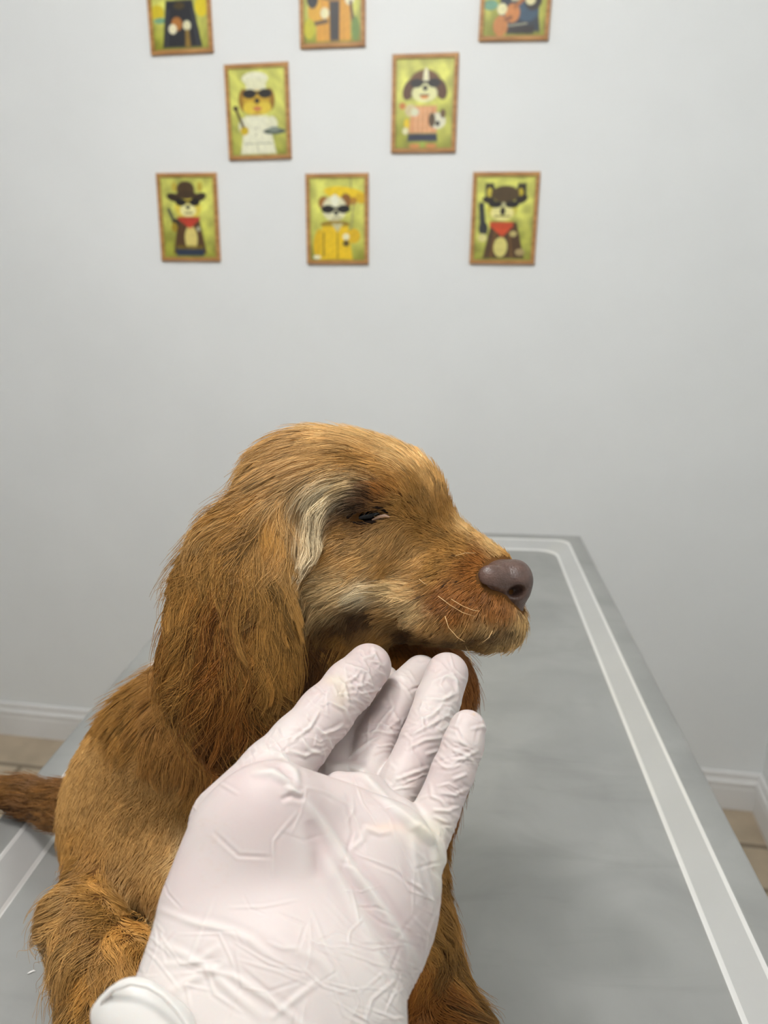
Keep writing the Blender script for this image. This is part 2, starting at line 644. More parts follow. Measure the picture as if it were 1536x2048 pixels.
FD = Field((-0.345, -0.075, 0.375), (0.105, 0.345, 0.72), 0.002)
def build_dog_field(f):
    e, c = f.ell, f.cone
    # torso, neck, chest
    c('body', (630, 1530, .535), 150, (330, 1630, .60), 168, .03)
    c('body', (560, 1180, .485), 135, (560, 1500, .525), 190, .03)
    e('body', (700, 1500, .53), (215, 190, .075), 0, .03)
    c('body', (800, 1390, .50), 105, (780, 1560, .52), 115, .03)
    e('body', (850, 1365, .506), (88, 90, .03), 0, .02)
    c('body', (400, 1470, .53), 150, (300, 1560, .57), 150, .03)
    e('body', (330, 1650, .575), (180, 150, .075), 0, .03)
    e('body', (430, 1740, .52), (150, 110, .05), 0, .02)
    # hind leg: thigh, knee, shank, paw
    c('leg', (250, 1690, .545), 85, (150, 1830, .485), 48, .018)
    c('leg', (150, 1835, .48), 50, (250, 1960, .463), 62, .015)
    c('leg', (245, 1950, .463), 68, (300, 2090, .45), 72, .015)
    c('leg', (170, 1870, .475), 50, (190, 2060, .45), 60, .02)
    e('leg', (270, 2130, .44), (95, 45, .035), 0, .012)
    # other hind leg, behind
    c('leg', (260, 1680, .63), 75, (330, 1740, .60), 60, .015)
    # front legs
    c('leg', (600, 1640, .49), 85, (640, 1900, .47), 62, .02)
    c('leg', (640, 1900, .47), 60, (660, 2120, .447), 55, .015)
    e('leg', (680, 2150, .437), (75, 38, .035), 0, .012)
    c('leg', (800, 1620, .515), 80, (845, 1860, .485), 56, .02)
    c('leg', (845, 1860, .485), 56, (890, 2060, .462), 60, .015)
    e('leg', (910, 2085, .452), (72, 36, .035), 0, .012)
    # tail
    f.chain('tail', [(190, 1612, .60, 48), (120, 1610, .62, 38), (50, 1592, .632, 27), (-30, 1580, .64, 20)], .012)
    # skull
    e('head', (690, 988, .472), (170, 122, .047), 8, .018)
    e('head', (600, 1000, .475), (110, 112, .045), 0, .02)
    e('head', (794, 1016, .468), (92, 98, .038), 0, .02)
    e('head', (836, 984, .494), (40, 40, .014), 0, .010)     # far brow
    e('head', (752, 985, .436), (60, 40, .014), 0, .012)     # near brow
    e('head', (690, 1120, .452), (105, 105, .028), 0, .02)   # near cheek
    e('head', (690, 1120, .495), (105, 105, .025), 0, .02)   # far cheek
    # muzzle: bridge, flews, jaw
    c('head', (840, 1070, .463), 72, (980, 1135, .450), 44, .014)
    c('head', (850, 1160, .450), 74, (965, 1192, .446), 58, .014)
    c('head', (850, 1160, .475), 74, (965, 1192, .458), 58, .014)
    e('head', (890, 1232, .443), (110, 52, .017), 6, .012)   # near flew
    e('head', (985, 1236, .446), (62, 46, .017), 0, .010)
    e('head', (745, 1195, .440), (110, 26, .012), -6, .010)  # pushed up cheek fold
    c('head', (720, 1215, .470), 64, (960, 1250, .456), 38, .014)   # lower jaw
    c('head', (985, 1255, .452), 36, (1010, 1258, .450), 33, .010)
    c('head', (600, 1150, .475), 120, (700, 1220, .475), 75, .02)
    # folds cut in: mouth line below the cheek fold, corner of the eye
    c('-', (655, 1246, .4235), 17, (742, 1222, .4240), 13, .008)
    c('-', (742, 1222, .4240), 13, (805, 1240, .4235), 7, .006)
    e('-', (665, 1252, .420), (74, 26, .016), 8, .012)
    e('-', (738, 1031, .4235), (34, 15, .008), -12, .006)
    for a, b in zip([(790, 1262), (870, 1285), (950, 1282)], [(870, 1285), (950, 1282), (1022, 1256)]):
        c('-', a + (.4245,), 9, b + (.4255,), 9, .004)           # line of the lips
    # near ear leather, hanging over the neck
    f.chain('ear', [(530, 1000, .432, 36), (490, 1085, .428, 68), (462, 1200, .424, 92), (452, 1320, .424, 100), (475, 1400, .428, 84)], .014, .32)
    f.chain('ear', [(532, 1005, .432, 16), (512, 1150, .428, 26), (522, 1280, .424, 32), (548, 1350, .424, 28)], .012, .4)
    f.chain('ear', [(530, 1000, .447, 34), (490, 1070, .442, 40), (440, 1160, .438, 42), (400, 1260, .435, 38)], .012, .5)
    # far ear
    f.chain('ear', [(700, 1020, .520, 50), (680, 1150, .535, 90), (690, 1300, .54, 90)], .014, .35)
build_dog_field(FD)
# keep everything above the table panel
ax = [FD.lo[k] + FD.h * np.arange(FD.n[k]) for k in range(3)]
hp = (ax[0][:, None, None] * HN[0] + ax[1][None, :, None] * HN[1] + ax[2][None, None, :] * HN[2]) + CAM[2] - PAN_Z
FD.D = np.maximum(FD.D, (0.001 - hp).astype(np.float32))
DV, DQ = FD.mesh(2)
dog = empty('dog', 'golden brown long eared spaniel puppy sitting on the steel table with eyes almost shut', 'dog', tuple(at(560, 2000, .462)[:2]) + (PAN_Z,))
body = link_quads('body', DV, DQ, m_skin, dog)
SK = np.array([lin(136, 100, 56)[:3] if nm == 'body' else lin(96, 64, 32)[:3] for nm in FD.names])
set_color(body.data, 'tint', SK[FD.label(DV)])

# ---------------------------------------------------------------- nose, eye
def child_of_dog(o, parent=None):
    o.parent = parent or dog
    o.matrix_parent_inverse = Matrix.Translation(-Vector(dog.location)) if parent is None else Matrix()
    return o
FN = Field((0.040, 0.018, 0.400), (0.100, 0.075, 0.470), 0.0006)
FN.ell('nose', (1008, 1156, .440), (50, 37, .0135), 14, .004)
FN.ell('nose', (1034, 1160, .438), (31, 40, .0125), 0, .004)
FN.cone('nose', (1030, 1190, .4400), 25, (1030, 1224, .442), 15, .005)
FN.ell('nose', (985, 1155, .4290), (30, 25, .005), 20, .003)          # wing of the nostril
FN.ell('-', (1036, 1186, .4235), (19, 14, .014), -20, .003)           # nostril
FN.cone('-', (1030, 1193, .4250), 9, (992, 1188, .4260), 7, .002)
FN.cone('-', (992, 1188, .4260), 7, (960, 1158, .4305), 5, .002)      # slit behind the wing
FN.cone('-', (1058, 1190, .4270), 3, (1044, 1222, .4300), 3, .002)
NV, NQ = FN.mesh(2)
m_nose, nt, bs = new_mat('brown_nose_leather')
src, nz, cr = noise_mix(nt, bs, lin(72, 54, 47), lin(97, 75, 66), 90.0)
bs.inputs['Roughness'].default_value = 0.42
vor = node(nt, 'ShaderNodeTexVoronoi')
vor.inputs['Scale'].default_value = 900.0
nt.links.new(src, vor.inputs['Vector'])
bp = node(nt, 'ShaderNodeBump')
bp.inputs['Strength'].default_value = 0.35
bp.inputs['Distance'].default_value = 0.0004
nt.links.new(vor.outputs['Distance'], bp.inputs['Height'])
nt.links.new(bp.outputs[0], bs.inputs['Normal'])
nose = child_of_dog(link_quads('nose', NV, NQ, m_nose))
nose['label'] = 'brown leathery nose'
m_eye, nt, bs = new_mat('dark_wet_eye')
bs.inputs['Base Color'].default_value = lin(14, 9, 6)
bs.inputs['Roughness'].default_value = 0.08
m_lid, nt, bs = new_mat('eyelid_skin')
bs.inputs['Base Color'].default_value = lin(30, 18, 10)
bs.inputs['Roughness'].default_value = 0.7
bs.inputs['Specular IOR Level'].default_value = 0.15
m_lid2, nt, bs = new_mat('pale_lower_lid')
bs.inputs['Base Color'].default_value = lin(184, 150, 128)
bs.inputs['Roughness'].default_value = 0.45
def ellipsoid_at(name, c, r, ang, mat, parent):
    f = Field(P3(*c) - .02, P3(*c) + .02, .0006)
    f.ell(name, c, r, ang, .002)
    v, q = f.mesh(1)
    return child_of_dog(link_quads(name, v, q, mat), parent)
EYE_Z = .4300
def surf_z(px, py, lift=0.0):
    """depth of the dog's surface along a view ray"""
    zs = np.linspace(.385, .60, 700)
    P = np.array([P3(px, py, z) for z in zs])
    d = FD.sample(P)
    k = np.argmax(d < lift)
    return zs[k]
ez = surf_z(740, 1030)
eye = ellipsoid_at('eye', (738, 1031, ez + .0030), (44, 19, .0060), -14, m_eye, None)
def lid(name, pts, r, mat, lift):
    w = [at(x, y, surf_z(x, y, lift)) for x, y in pts]
    return child_of_dog(tube(name, w, [r * k for k in np.interp(np.linspace(0, 1, len(w)), [0, .25, .75, 1], [.4, 1, 1, .4])], mat, None), eye)
lid('eyelid', [(694, 1036), (706, 1024), (722, 1014), (742, 1010), (760, 1014), (776, 1026)], .0016, m_lid, .0005)
lid('eyelid', [(700, 1044), (722, 1048), (746, 1044), (764, 1037), (778, 1028)], .0013, m_lid, .0003)
o = lid('lower_lid_rim', [(744, 1040), (758, 1034), (770, 1031), (779, 1034)], .0010, m_lid2, .0014)
o['label'] = 'pale pink lower lid rim'

# ---------------------------------------------------------------- the coat: real hair strands, combed with a flow field
G = {}
# (px, py, flow x, flow y, length cm, lift mm, colour, clump)
LT, MID, GOLD, RED, DK, PALE, CRM = (214, 178, 120), (190, 148, 88), (170, 125, 62), (146, 91, 36), (106, 70, 34), (228, 210, 172), (214, 184, 132)
G['head'] = [
 (1030, 1110, -.9, -.5, .35, .4, GOLD, .1), (990, 1090, -.85, -.55, .45, .5, LT, .1), (940, 1050, -.8, -.6, .6, .7, LT, .2), (900, 1030, -.7, -.7, .7, .8, GOLD, .2),
 (960, 1120, -.9, -.2, .5, .5, RED, .2), (900, 1090, -.9, -.2, .5, .4, GOLD, .15), (850, 1060, -.8, -.3, .7, .7, GOLD, .2),
 (870, 970, -.3, -.9, 1.0, 1.4, MID, .5), (850, 925, -.5, -.8, 1.1, 1.2, LT, .5), (830, 980, -.5, -.8, .9, 1.0, GOLD, .3), (810, 1020, -.6, -.6, .7, .8, GOLD, .2),
 (800, 920, -.8, -.55, 1.8, 1.2, LT, .5), (750, 880, -.9, -.3, 2.4, 1.5, LT, .6), (690, 855, -1, -.02, 3.0, 2.0, LT, .7), (620, 865, -.98, .2, 3.4, 2.5, MID, .75), (550, 895, -.9, .42, 3.6, 3, MID, .75), (500, 940, -.8, .6, 3.6, 3, MID, .7),
 (740, 930, -.95, -.1, 2.2, 1.5, GOLD, .6), (680, 920, -.97, .15, 2.8, 2, MID, .7), (610, 940, -.93, .35, 3.2, 2, MID, .7), (560, 970, -.9, .45, 3.0, 2, MID, .7),
 (765, 985, -.8, -.35, 1.0, 1.5, RED, .4), (738, 1006, -.8, -.3, .9, 1.8, (52, 30, 14), .4), (742, 992, -.75, -.5, 1.0, 2.2, (70, 40, 18), .4), (712, 1022, -.8, .3, .9, 1.4, (56, 34, 16), .4), (690, 1040, -.9, .3, .8, 1.0, (110, 74, 36), .4), (730, 1050, -.8, .4, .5, .6, (110, 70, 32), .2), (720, 968, -1, .05, 2.2, 2.5, CRM, .6), (680, 980, -.9, .35, 2.6, 3, PALE, .5), (645, 1010, -.6, .8, 2.6, 3.2, PALE, .5), (622, 1045, -.1, 1, 2.2, 3.4, PALE, .5), (630, 1085, .25, .97, 1.6, 3.2, PALE, .5),
 (590, 1010, -.5, .85, 3.0, 1.5, MID, .7), (575, 1060, .0, 1, 3.2, 1.5, GOLD, .7), (585, 1130, .15, 1, 2.6, 1.2, (88, 58, 28), .7), (590, 1210, .1, 1, 2.0, .8, (74, 48, 24), .6), (600, 1290, .1, 1, 1.6, .8, (66, 42, 20), .6),  # dark strands before the ear paint the shade of the gap
 (690, 1060, -.9, .35, .9, .8, GOLD, .3), (740, 1070, -.75, .55, .8, .7, MID, .3), (790, 1070, -.6, .7, .7, .6, MID, .2), (830, 1110, -.7, .6, .7, .6, MID, .2),
 (660, 1100, -.9, .35, 1.2, .8, GOLD, .4), (720, 1120, -.88, .4, 1.2, .8, MID, .4), (780, 1130, -.8, .5, 1.0, .7, GOLD, .3), (640, 1150, -.9, .35, 1.5, 1, MID, .5),
 (800, 1180, -.97, -.1, 1.5, 1.2, CRM, .5), (740, 1182, -.98, .05, 1.8, 1.5, PALE, .5), (690, 1195, -.92, .35, 2.0, 1.5, CRM, .6), (640, 1215, -.8, .6, 2.0, 1.4, CRM, .6), (615, 1260, -.4, .9, 2.0, 1.2, GOLD, .6), (670, 1252, -.5, .85, .9, .5, (74, 48, 24), .4), (712, 1238, -.6, .8, .6, .4, (74, 48, 24), .3), (752, 1226, -.8, .5, .5, .3, (84, 56, 28), .3),  # dark strands under the cheek fold paint shade in the hollow
 (860, 1150, -.8, .45, .7, .7, GOLD, .3), (890, 1180, -.8, .5, .5, .4, RED, .2), (950, 1160, -.75, .5, .5, .5, RED, .2), (930, 1200, -.6, .7, .6, .7, RED, .3), (985, 1215, -.4, .85, .6, .7, RED, .3), (1000, 1180, -.7, .6, .35, .3, RED, .1),
 (830, 1225, -.75, .55, 1.2, 1, CRM, .5), (780, 1225, -.8, .45, 1.4, 1, MID, .5), (860, 1258, -.6, .8, .6, .8, MID, .4), (920, 1260, -.5, .85, .5, .7, MID, .4), (980, 1248, -.4, .9, .5, .7, LT, .4), (1035, 1245, .1, 1, .9, 1.2, LT, .4), (1030, 1275, -.05, 1, 1.1, 1.5, LT, .5),
 (815, 1270, -.6, .7, .4, .2, (56, 34, 16), .2), (860, 1284, -.6, .7, .3, .2, (56, 34, 16), .2), (905, 1288, -.6, .7, .3, .2, (56, 34, 16), .2), (950, 1284, -.6, .7, .3, .2, (56, 34, 16), .2), (990, 1273, -.6, .7, .3, .2, (60, 36, 18), .2), (1020, 1256, -.5, .7, .3, .2, (60, 38, 18), .2), (900, 1308, -.2, .95, .9, 1, LT, .5), (1000, 1295, -.1, 1, .9, 1, LT, .5), (960, 1295, -.2, 1, 1.2, 1, MID, .5), (860, 1300, -.4, .9, 1.2, 1, GOLD, .5), (760, 1280, -.5, .85, 1.4, 1, GOLD, .5), (680, 1280, -.4, .9, 1.6, 1, GOLD, .5),
]
MUZ = (138, 84, 30)
G['head'] += [(940, 1135, -.85, .1, .45, .3, MUZ, .1), (880, 1205, -.65, .7, .5, .4, MUZ, .15), (960, 1195, -.6, .65, .45, .35, MUZ, .1), (910, 1235, -.55, .8, .5, .4, MUZ, .2), (865, 1135, -.85, .35, .55, .4, GOLD, .15),
 (985, 1235, -.35, .9, .5, .5, MUZ, .2), (1010, 1225, -.2, .95, .45, .4, MUZ, .1), (925, 1095, -.9, -.2, .5, .4, GOLD, .1), (770, 945, -.85, -.4, 1.4, .9, GOLD, .4), (790, 975, -.7, -.5, .9, .7, (156, 108, 48), .3),
 (620, 1175, -.9, .4, 1.6, 1, CRM, .5), (665, 1165, -.92, .35, 1.4, 1, CRM, .5)]
G['ear'] = [
 (545, 985, -.9, .42, 3.0, 1.5, GOLD, .7), (500, 985, -.93, .38, 3.6, 2.5, GOLD, .7), (450, 1010, -.85, .52, 3.6, 2.5, MID, .75), (400, 1060, -.85, .52, 3.6, 3, GOLD, .75), (365, 1090, -.6, .8, 3.6, 3.5, GOLD, .75),
 (540, 1030, -.75, .65, 3.2, 2, GOLD, .7), (490, 1060, -.75, .65, 4.0, 3, GOLD, .75), (430, 1110, -.6, .8, 4.4, 3.5, GOLD, .8), (370, 1150, -.3, .95, 4.4, 2.5, GOLD, .8), (335, 1220, -.3, .95, 4.4, 2.5, RED, .8),
 (555, 1080, -.1, 1, 3.4, 2, MID, .7), (520, 1130, -.3, .95, 4.0, 3, GOLD, .8), (460, 1180, -.3, .95, 4.6, 3, RED, .8), (400, 1220, -.35, .94, 4.8, 4, GOLD, .8),
 (545, 1180, .0, 1, 3.6, 1.5, GOLD, .8), (560, 1260, .12, .99, 3.6, 1.5, GOLD, .8), (580, 1340, .25, .97, 3.0, 1.5, GOLD, .8), (520, 1250, -.05, 1, 4.4, 3, GOLD, .85), (450, 1290, -.15, 1, 4.8, 3.5, RED, .85), (370, 1300, -.4, .9, 4.8, 4, GOLD, .85), (320, 1300, -.2, .97, 4.2, 3, RED, .8),
 (550, 1380, .1, 1, 3.6, 2.5, GOLD, .85), (480, 1390, -.05, 1, 4.2, 3.5, RED, .85), (410, 1420, -.35, .94, 4.6, 5, RED, .85), (360, 1400, -.5, .86, 4.6, 5.5, GOLD, .85), (325, 1345, -.6, .8, 4.2, 5, GOLD, .85), (430, 1455, -.25, .97, 4.6, 6, RED, .85), (490, 1470, .05, 1, 4.6, 6, GOLD, .85), (600, 1400, .15, 1, 2.4, 2, GOLD, .8),
]
G['body'] = [
 (300, 1350, -.85, .5, 4.0, 5, GOLD, .8), (240, 1385, -.9, .45, 3.2, 4, GOLD, .75), (340, 1420, -.6, .8, 4.2, 4, (154, 110, 56), .85), (270, 1450, -.7, .7, 2.8, 2, GOLD, .7), (400, 1470, -.25, .97, 4.2, 3.5, (150, 104, 50), .85), (470, 1500, .05, 1, 4.0, 3, RED, .85), (330, 1480, -.35, .94, 3.4, 2, (154, 110, 56), .8),
 (210, 1440, -.6, .8, 1.4, .8, GOLD, .5), (180, 1500, -.45, .9, .8, .5, MID, .15), (250, 1540, -.55, .83, .9, .6, MID, .15), (330, 1560, -.5, .86, 1.0, .6, MID, .2), (400, 1580, -.45, .9, 1.2, .7, GOLD, .2),
 (160, 1600, -.2, .98, .8, .5, MID, .12), (240, 1640, -.45, .9, .8, .5, MID, .15), (330, 1680, -.5, .86, .8, .5, MID, .15), (380, 1700, -.4, .9, .9, .6, CRM, .2), (320, 1770, -.5, .86, 1.0, .8, MID, .2), (360, 1800, -.3, .95, 1.2, 1, CRM, .5), (170, 1690, -.1, 1, 1.0, .7, GOLD, .2), (300, 1860, -.4, .9, 2.2, 2, CRM, .6),
 (560, 1300, -.1, 1, 3, 2, DK, .7), (640, 1320, 0, 1, 2.5, 1.5, DK, .6), (760, 1340, .05, 1, 2.5, 1.5, RED, .6), (900, 1350, .1, 1, 2.2, 3.2, RED, .6), (930, 1430, .05, 1, 2.2, 3.2, DK, .6), (820, 1500, .05, 1, 2.6, 2, RED, .7), (700, 1550, 0, 1, 3, 2.5, RED, .7), (880, 1600, 0, 1, 2.6, 2, RED, .7), (860, 1750, .1, 1, 2.6, 2, RED, .7),  # throat strands coloured dark to stand in for shadow
]
G['leg'] = [
 (200, 1700, -.15, 1, 1.0, .8, GOLD, .4), (170, 1760, -.35, .93, 1.4, 1.2, GOLD, .5), (230, 1790, .15, 1, 1.4, 1, GOLD, .5), (130, 1800, -.7, .7, 2.6, 3.5, MID, .7), (100, 1840, -.8, .6, 3.0, 5, MID, .75), (160, 1870, -.5, .86, 3.4, 4, MID, .8), (220, 1860, -.3, .95, 3.0, 3, GOLD, .8),
 (110, 1930, -.5, .86, 3.6, 5, MID, .8), (180, 1950, -.5, .86, 3.8, 4, GOLD, .8), (260, 1950, -.35, .93, 3.2, 3, GOLD, .8), (320, 1950, -.2, 1, 2.8, 3, GOLD, .7), (130, 2030, -.3, .95, 3.6, 5, MID, .8), (240, 2040, -.3, .95, 3.4, 4, GOLD, .8),
 (860, 1780, .2, .98, 2.0, 1.5, GOLD, .6), (880, 1850, .3, .95, 2.4, 2, GOLD, .7), (920, 1920, .4, .9, 3.0, 3.5, GOLD, .8), (945, 1990, .55, .83, 3.2, 4, GOLD, .8), (860, 1960, .1, 1, 2.8, 2.5, RED, .8), (830, 2030, 0, 1, 2.6, 2, RED, .8), (640, 1900, 0, 1, 2, 2, GOLD, .6),
]
TB_ = (134, 92, 46)
G['tail'] = [(130, 1590, -1, -.12, 2.2, 1.8, TB_, .6), (130, 1650, -.9, .3, 2.0, 1.8, TB_, .6), (60, 1570, -.95, -.1, 2.4, 2.5, TB_, .6), (50, 1610, -.95, .25, 2.4, 2.2, DK, .6), (-10, 1570, -1, .1, 2, 2, GOLD, .6)]
for g in G:
    dim = {'ear': .86, 'tail': .9, 'leg': .95}.get(g, 1.0)  # ear factor puts shade into the hair colour
    G[g] = np.array([[a, b, c_, d_, l, lf, *[lin(*col)[k] * dim for k in range(3)], cl] for a, b, c_, d_, l, lf, col, cl in G[g]])

def guide(group, px, power=3.0):
    """inverse distance blend of the guides of one region"""
    T_ = G[group]
    out = np.zeros((len(px), T_.shape[1] - 2))
    for i in range(0, len(px), 20000):
        q = px[i:i + 20000]
        w = 1.0 / (((q[:, None] - T_[None, :, :2]) ** 2).sum(-1) + 200.0) ** (power / 2 + .3)
        w /= w.sum(1, keepdims=True)
        out[i:i + 20000] = w @ T_[:, 2:]
    return out

def project(P):
    return np.stack([P[:, 0] / P[:, 2] * F + CX, P[:, 1] / P[:, 2] * F + CY], 1)

TRI = np.concatenate([DQ[:, [0, 1, 2]], DQ[:, [0, 2, 3]]])
TA, TB, TC = DV[TRI[:, 0]], DV[TRI[:, 1]], DV[TRI[:, 2]]
TN = np.cross(TB - TA, TC - TA)
TAREA = np.linalg.norm(TN, axis=1) / 2
TN = TN / (2 * TAREA[:, None] + 1e-15)
TCEN = (TA + TB + TC) / 3
TLAB = FD.label(TCEN)
TVIEW = -(TN * TCEN).sum(1) / np.linalg.norm(TCEN, axis=1)

def grow(group, count, keys=7, seed=1, curl=0.0, mask=None, lenmul=1.0, liftadd=0.0, tuft=30, gather=.9, biggather=.45):
    r = np.random.default_rng(seed)
    ids = np.where(TLAB == FD.names.index(group))[0]
    if mask is not None:
        ids = ids[mask(TCEN[ids])]
    w = TAREA[ids] * np.where(TVIEW[ids] > -0.25, 1.0, 0.22)
    pick = ids[r.choice(len(ids), count, p=w / w.sum())]
    u, v = r.random(count), r.random(count)
    k = u + v > 1
    u[k], v[k] = 1 - u[k], 1 - v[k]
    P = TA[pick] + u[:, None] * (TB - TA)[pick] + v[:, None] * (TC - TA)[pick]
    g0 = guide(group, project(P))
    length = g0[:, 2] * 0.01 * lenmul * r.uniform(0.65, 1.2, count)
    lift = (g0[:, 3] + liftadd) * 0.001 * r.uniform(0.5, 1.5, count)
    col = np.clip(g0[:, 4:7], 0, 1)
    clump = np.clip(g0[:, 7], 0, 1)
    # a tuft number per strand: nearest of a sparse set of parents
    npar = max(8, int(count / tuft))
    par = r.choice(count, npar, replace=False)
    from mathutils import kdtree
    kd = kdtree.KDTree(npar)
    for i, j in enumerate(par):
        kd.insert(P[j] * np.array([1, 1, 1]), i)
    kd.balance()
    own = np.array([kd.find(p)[1] for p in P])
    tuft_dir = r.normal(0, .22, npar)
    tuft_len = r.uniform(.8, 1.2, npar)
    tuft_lift = r.uniform(.6, 1.6, npar)
    stray = r.random(count) < .06
    lift = np.where(stray, lift * 2.2 + .0006, lift)
    clump = np.where(stray, clump * .2, clump)
    length = length * (1 + clump * (tuft_len[own] - 1))
    lift = lift * (1 + clump * (tuft_lift[own] - 1))
    nbig = max(6, npar // 7)
    big = r.choice(npar, nbig, replace=False)
    kd2 = kdtree.KDTree(nbig)
    for i, j in enumerate(big):
        kd2.insert(P[par[j]], i)
    kd2.balance()
    bown = np.array([kd2.find(P[j])[1] for j in par])[own]     # the big lock each strand belongs to
    ang = (r.normal(0, .24, nbig)[bown] + .6 * tuft_dir[own]) * (0.35 + clump) * 0.8 + r.normal(0, .08, count)
    ph = r.uniform(0, 6.28, nbig)[bown] + r.normal(0, .15, npar)[own]
    wave = r.uniform(.5, 1.5, nbig)[bown]
    biglift = r.uniform(.5, 1.7, nbig)[bown]
    lift = lift * (1 + clump * (biglift - 1))
    K = np.zeros((count, keys, 3))
    pos = P.copy()
    K[:, 0] = pos
    step = length / (keys - 1)
    for s in range(1, keys):
        t = s / (keys - 1)
        gg = guide(group, project(pos))
        d2 = gg[:, :2] / (np.linalg.norm(gg[:, :2], axis=1, keepdims=True) + 1e-9)
        a = ang + curl * wave * (.35 + t) * np.sin(ph + t * 6.0)
        ca, sa = np.cos(a), np.sin(a)
        d3 = np.stack([d2[:, 0] * ca - d2[:, 1] * sa, d2[:, 0] * sa + d2[:, 1] * ca, np.zeros(count)], 1)
        n = FD.grad(pos)
        d3 = d3 - n * (d3 * n).sum(1, keepdims=True)
        d3 /= np.linalg.norm(d3, axis=1, keepdims=True) + 1e-9
        pos = pos + d3 * step[:, None]
        want = lift * t ** 0.8 + 0.0001
        have = FD.sample(pos)
        pos = pos + n * np.clip(want - have, -step * .8, step * .8)[:, None]
        hgt = height_over_panel(pos)
        pos = pos + HN * np.maximum(0.0012 - hgt, 0)[:, None]
        K[:, s] = pos
    # draw each strand toward the leader of its tuft
    lead = K[par[own]] + (P - P[par[own]])[:, None] * 0.15
    tt = np.linspace(0, 1, keys)
    far = np.exp(-(np.linalg.norm(P - P[par[own]], axis=1) / 0.014) ** 2)
    amt = (clump * far)[:, None] * tt[None] ** 1.15 * gather
    K = K * (1 - amt[..., None]) + lead * amt[..., None]
    lead = K[par[big[bown]]] + (P - P[par[big[bown]]])[:, None] * 0.3
    far = np.exp(-(np.linalg.norm(P - P[par[big[bown]]], axis=1) / 0.018) ** 2)
    amt = (clump * far)[:, None] * tt[None] ** 1.6 * biggather
    K = K * (1 - amt[..., None]) + lead * amt[..., None]
    tc_ = 1 + (.25 if group == 'ear' else .16) * r.normal(0, 1, nbig)[bown] * clump
    tc_ = (1 + (tc_ - 1) * (.5 if group == 'body' else 1)) + (.12 if group == 'body' else .22) * r.normal(0, 1, npar)[own] * (.4 + clump) + 0.12 * r.normal(0, 1, count)
    col = col * np.clip(tc_, .45, 1.6)[:, None]
    if group == 'head':                  # dark dots of the whisker roots
        pr = project(P)
        for x, y, q in ((853, 1163, 6), (868, 1150, 5), (887, 1140, 5), (915, 1114, 7), (850, 1187, 6), (838, 1172, 5), (895, 1165, 6), (905, 1205, 7), (930, 1190, 5), (868, 1210, 6), (922, 1160, 5), (950, 1200, 5)):
            m = (np.hypot((pr[:, 0] - x) / 1.3, pr[:, 1] - y) < .42 * q) & (P[:, 2] < .46)
            col[m] = lin(46, 28, 12)[:3]
    return K, col

def hair_object(name, sets, mat, r_root, r_tip, parent):
    K = np.concatenate([s[0] for s in sets])
    C_ = np.concatenate([s[1] for s in sets])
    n, k = K.shape[:2]
    hc = bpy.data.hair_curves.new(name)
    hc.add_curves([k] * n)
    hc.attributes['position'].data.foreach_set('vector', cam_to_world(K.reshape(-1, 3)).astype(np.float32).ravel())
    ra = hc.attributes.get('radius') or hc.attributes.new('radius', 'FLOAT', 'POINT')
    prof = r_root + (r_tip - r_root) * np.linspace(0, 1, k) ** 1.6
    ra.data.foreach_set('value', np.tile(prof, n).astype(np.float32))
    ca = hc.attributes.new('tint', 'FLOAT_COLOR', 'CURVE')
    cc = np.ones((n, 4), np.float32)
    cc[:, :3] = C_
    ca.data.foreach_set('color', cc.ravel())
    hc.materials.append(mat)
    o = bpy.data.objects.new(name, hc)
    COL.objects.link(o)
    return child_of_dog(o, parent)

m_fur, nt, bs = new_mat('golden_fur')
ta = node(nt, 'ShaderNodeAttribute')
ta.attribute_name = 'tint'
nt.links.new(ta.outputs['Color'], bs.inputs['Base Color'])
bs.inputs['Roughness'].default_value = 0.45
bs.inputs['Specular IOR Level'].default_value = 0.30

def not_nose(c):
    inside = ((c > FN.lo) & (c < FN.lo + FN.h * (np.array(FN.n) - 1))).all(1)
    return ~(inside & (FN.sample(c) < 0.0012))
def not_eye(c):
    p = project(c)
    return not_nose(c) & ~((((p[:, 0] - 738) / 40) ** 2 + ((p[:, 1] - 1031) / 16) ** 2 < 1) & (c[:, 2] < .45))
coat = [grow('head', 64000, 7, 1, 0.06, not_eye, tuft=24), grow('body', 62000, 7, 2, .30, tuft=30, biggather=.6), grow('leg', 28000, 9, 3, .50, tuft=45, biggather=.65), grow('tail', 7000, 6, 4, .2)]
K7 = [c for c in coat if c[0].shape[1] == 7]
hair_object('coat', K7, m_fur, .00016, .00005, body)
hair_object('leg_feathering', [coat[2]], m_fur, .00017, .00005, body)
hair_object('tail_hair', [coat[3]], m_fur, .00018, .00006, body)
hair_object('ear_hair', [grow('ear', 46000, 11, 5, .42, tuft=45, gather=.95, biggather=.7)], m_fur, .00017, .00005, body)

# whiskers and the dark dots they grow from
m_whisker, nt, bs = new_mat('pale_whisker')
bs.inputs['Base Color'].default_value = lin(222, 186, 130)
bs.inputs['Roughness'].default_value = 0.35
for pts in ([(876, 1192), (900, 1210), (925, 1225), (950, 1233)], [(902, 1198), (925, 1212), (945, 1220), (958, 1222)], [(890, 1232), (897, 1255), (915, 1275), (930, 1284)],
            [(838, 1158), (846, 1165), (854, 1170)], [(910, 1112), (930, 1106), (952, 1106)], [(930, 1290), (940, 1310), (944, 1330)], [(985, 1262), (978, 1275), (965, 1285)],
            [(762, 1192), (790, 1196), (820, 1205)], [(1000, 1296), (1002, 1306), (1003, 1318)]):
    w, n = [], len(pts)
    z0 = surf_z(*pts[0])
    for i, (x, y) in enumerate(pts):
        w.append(at(x, y, z0 - .002 - .005 * i / n))
    child_of_dog(tube('whisker', w, [.00018, *[.00014] * (n - 2), .00007], m_whisker, None, 6), body)

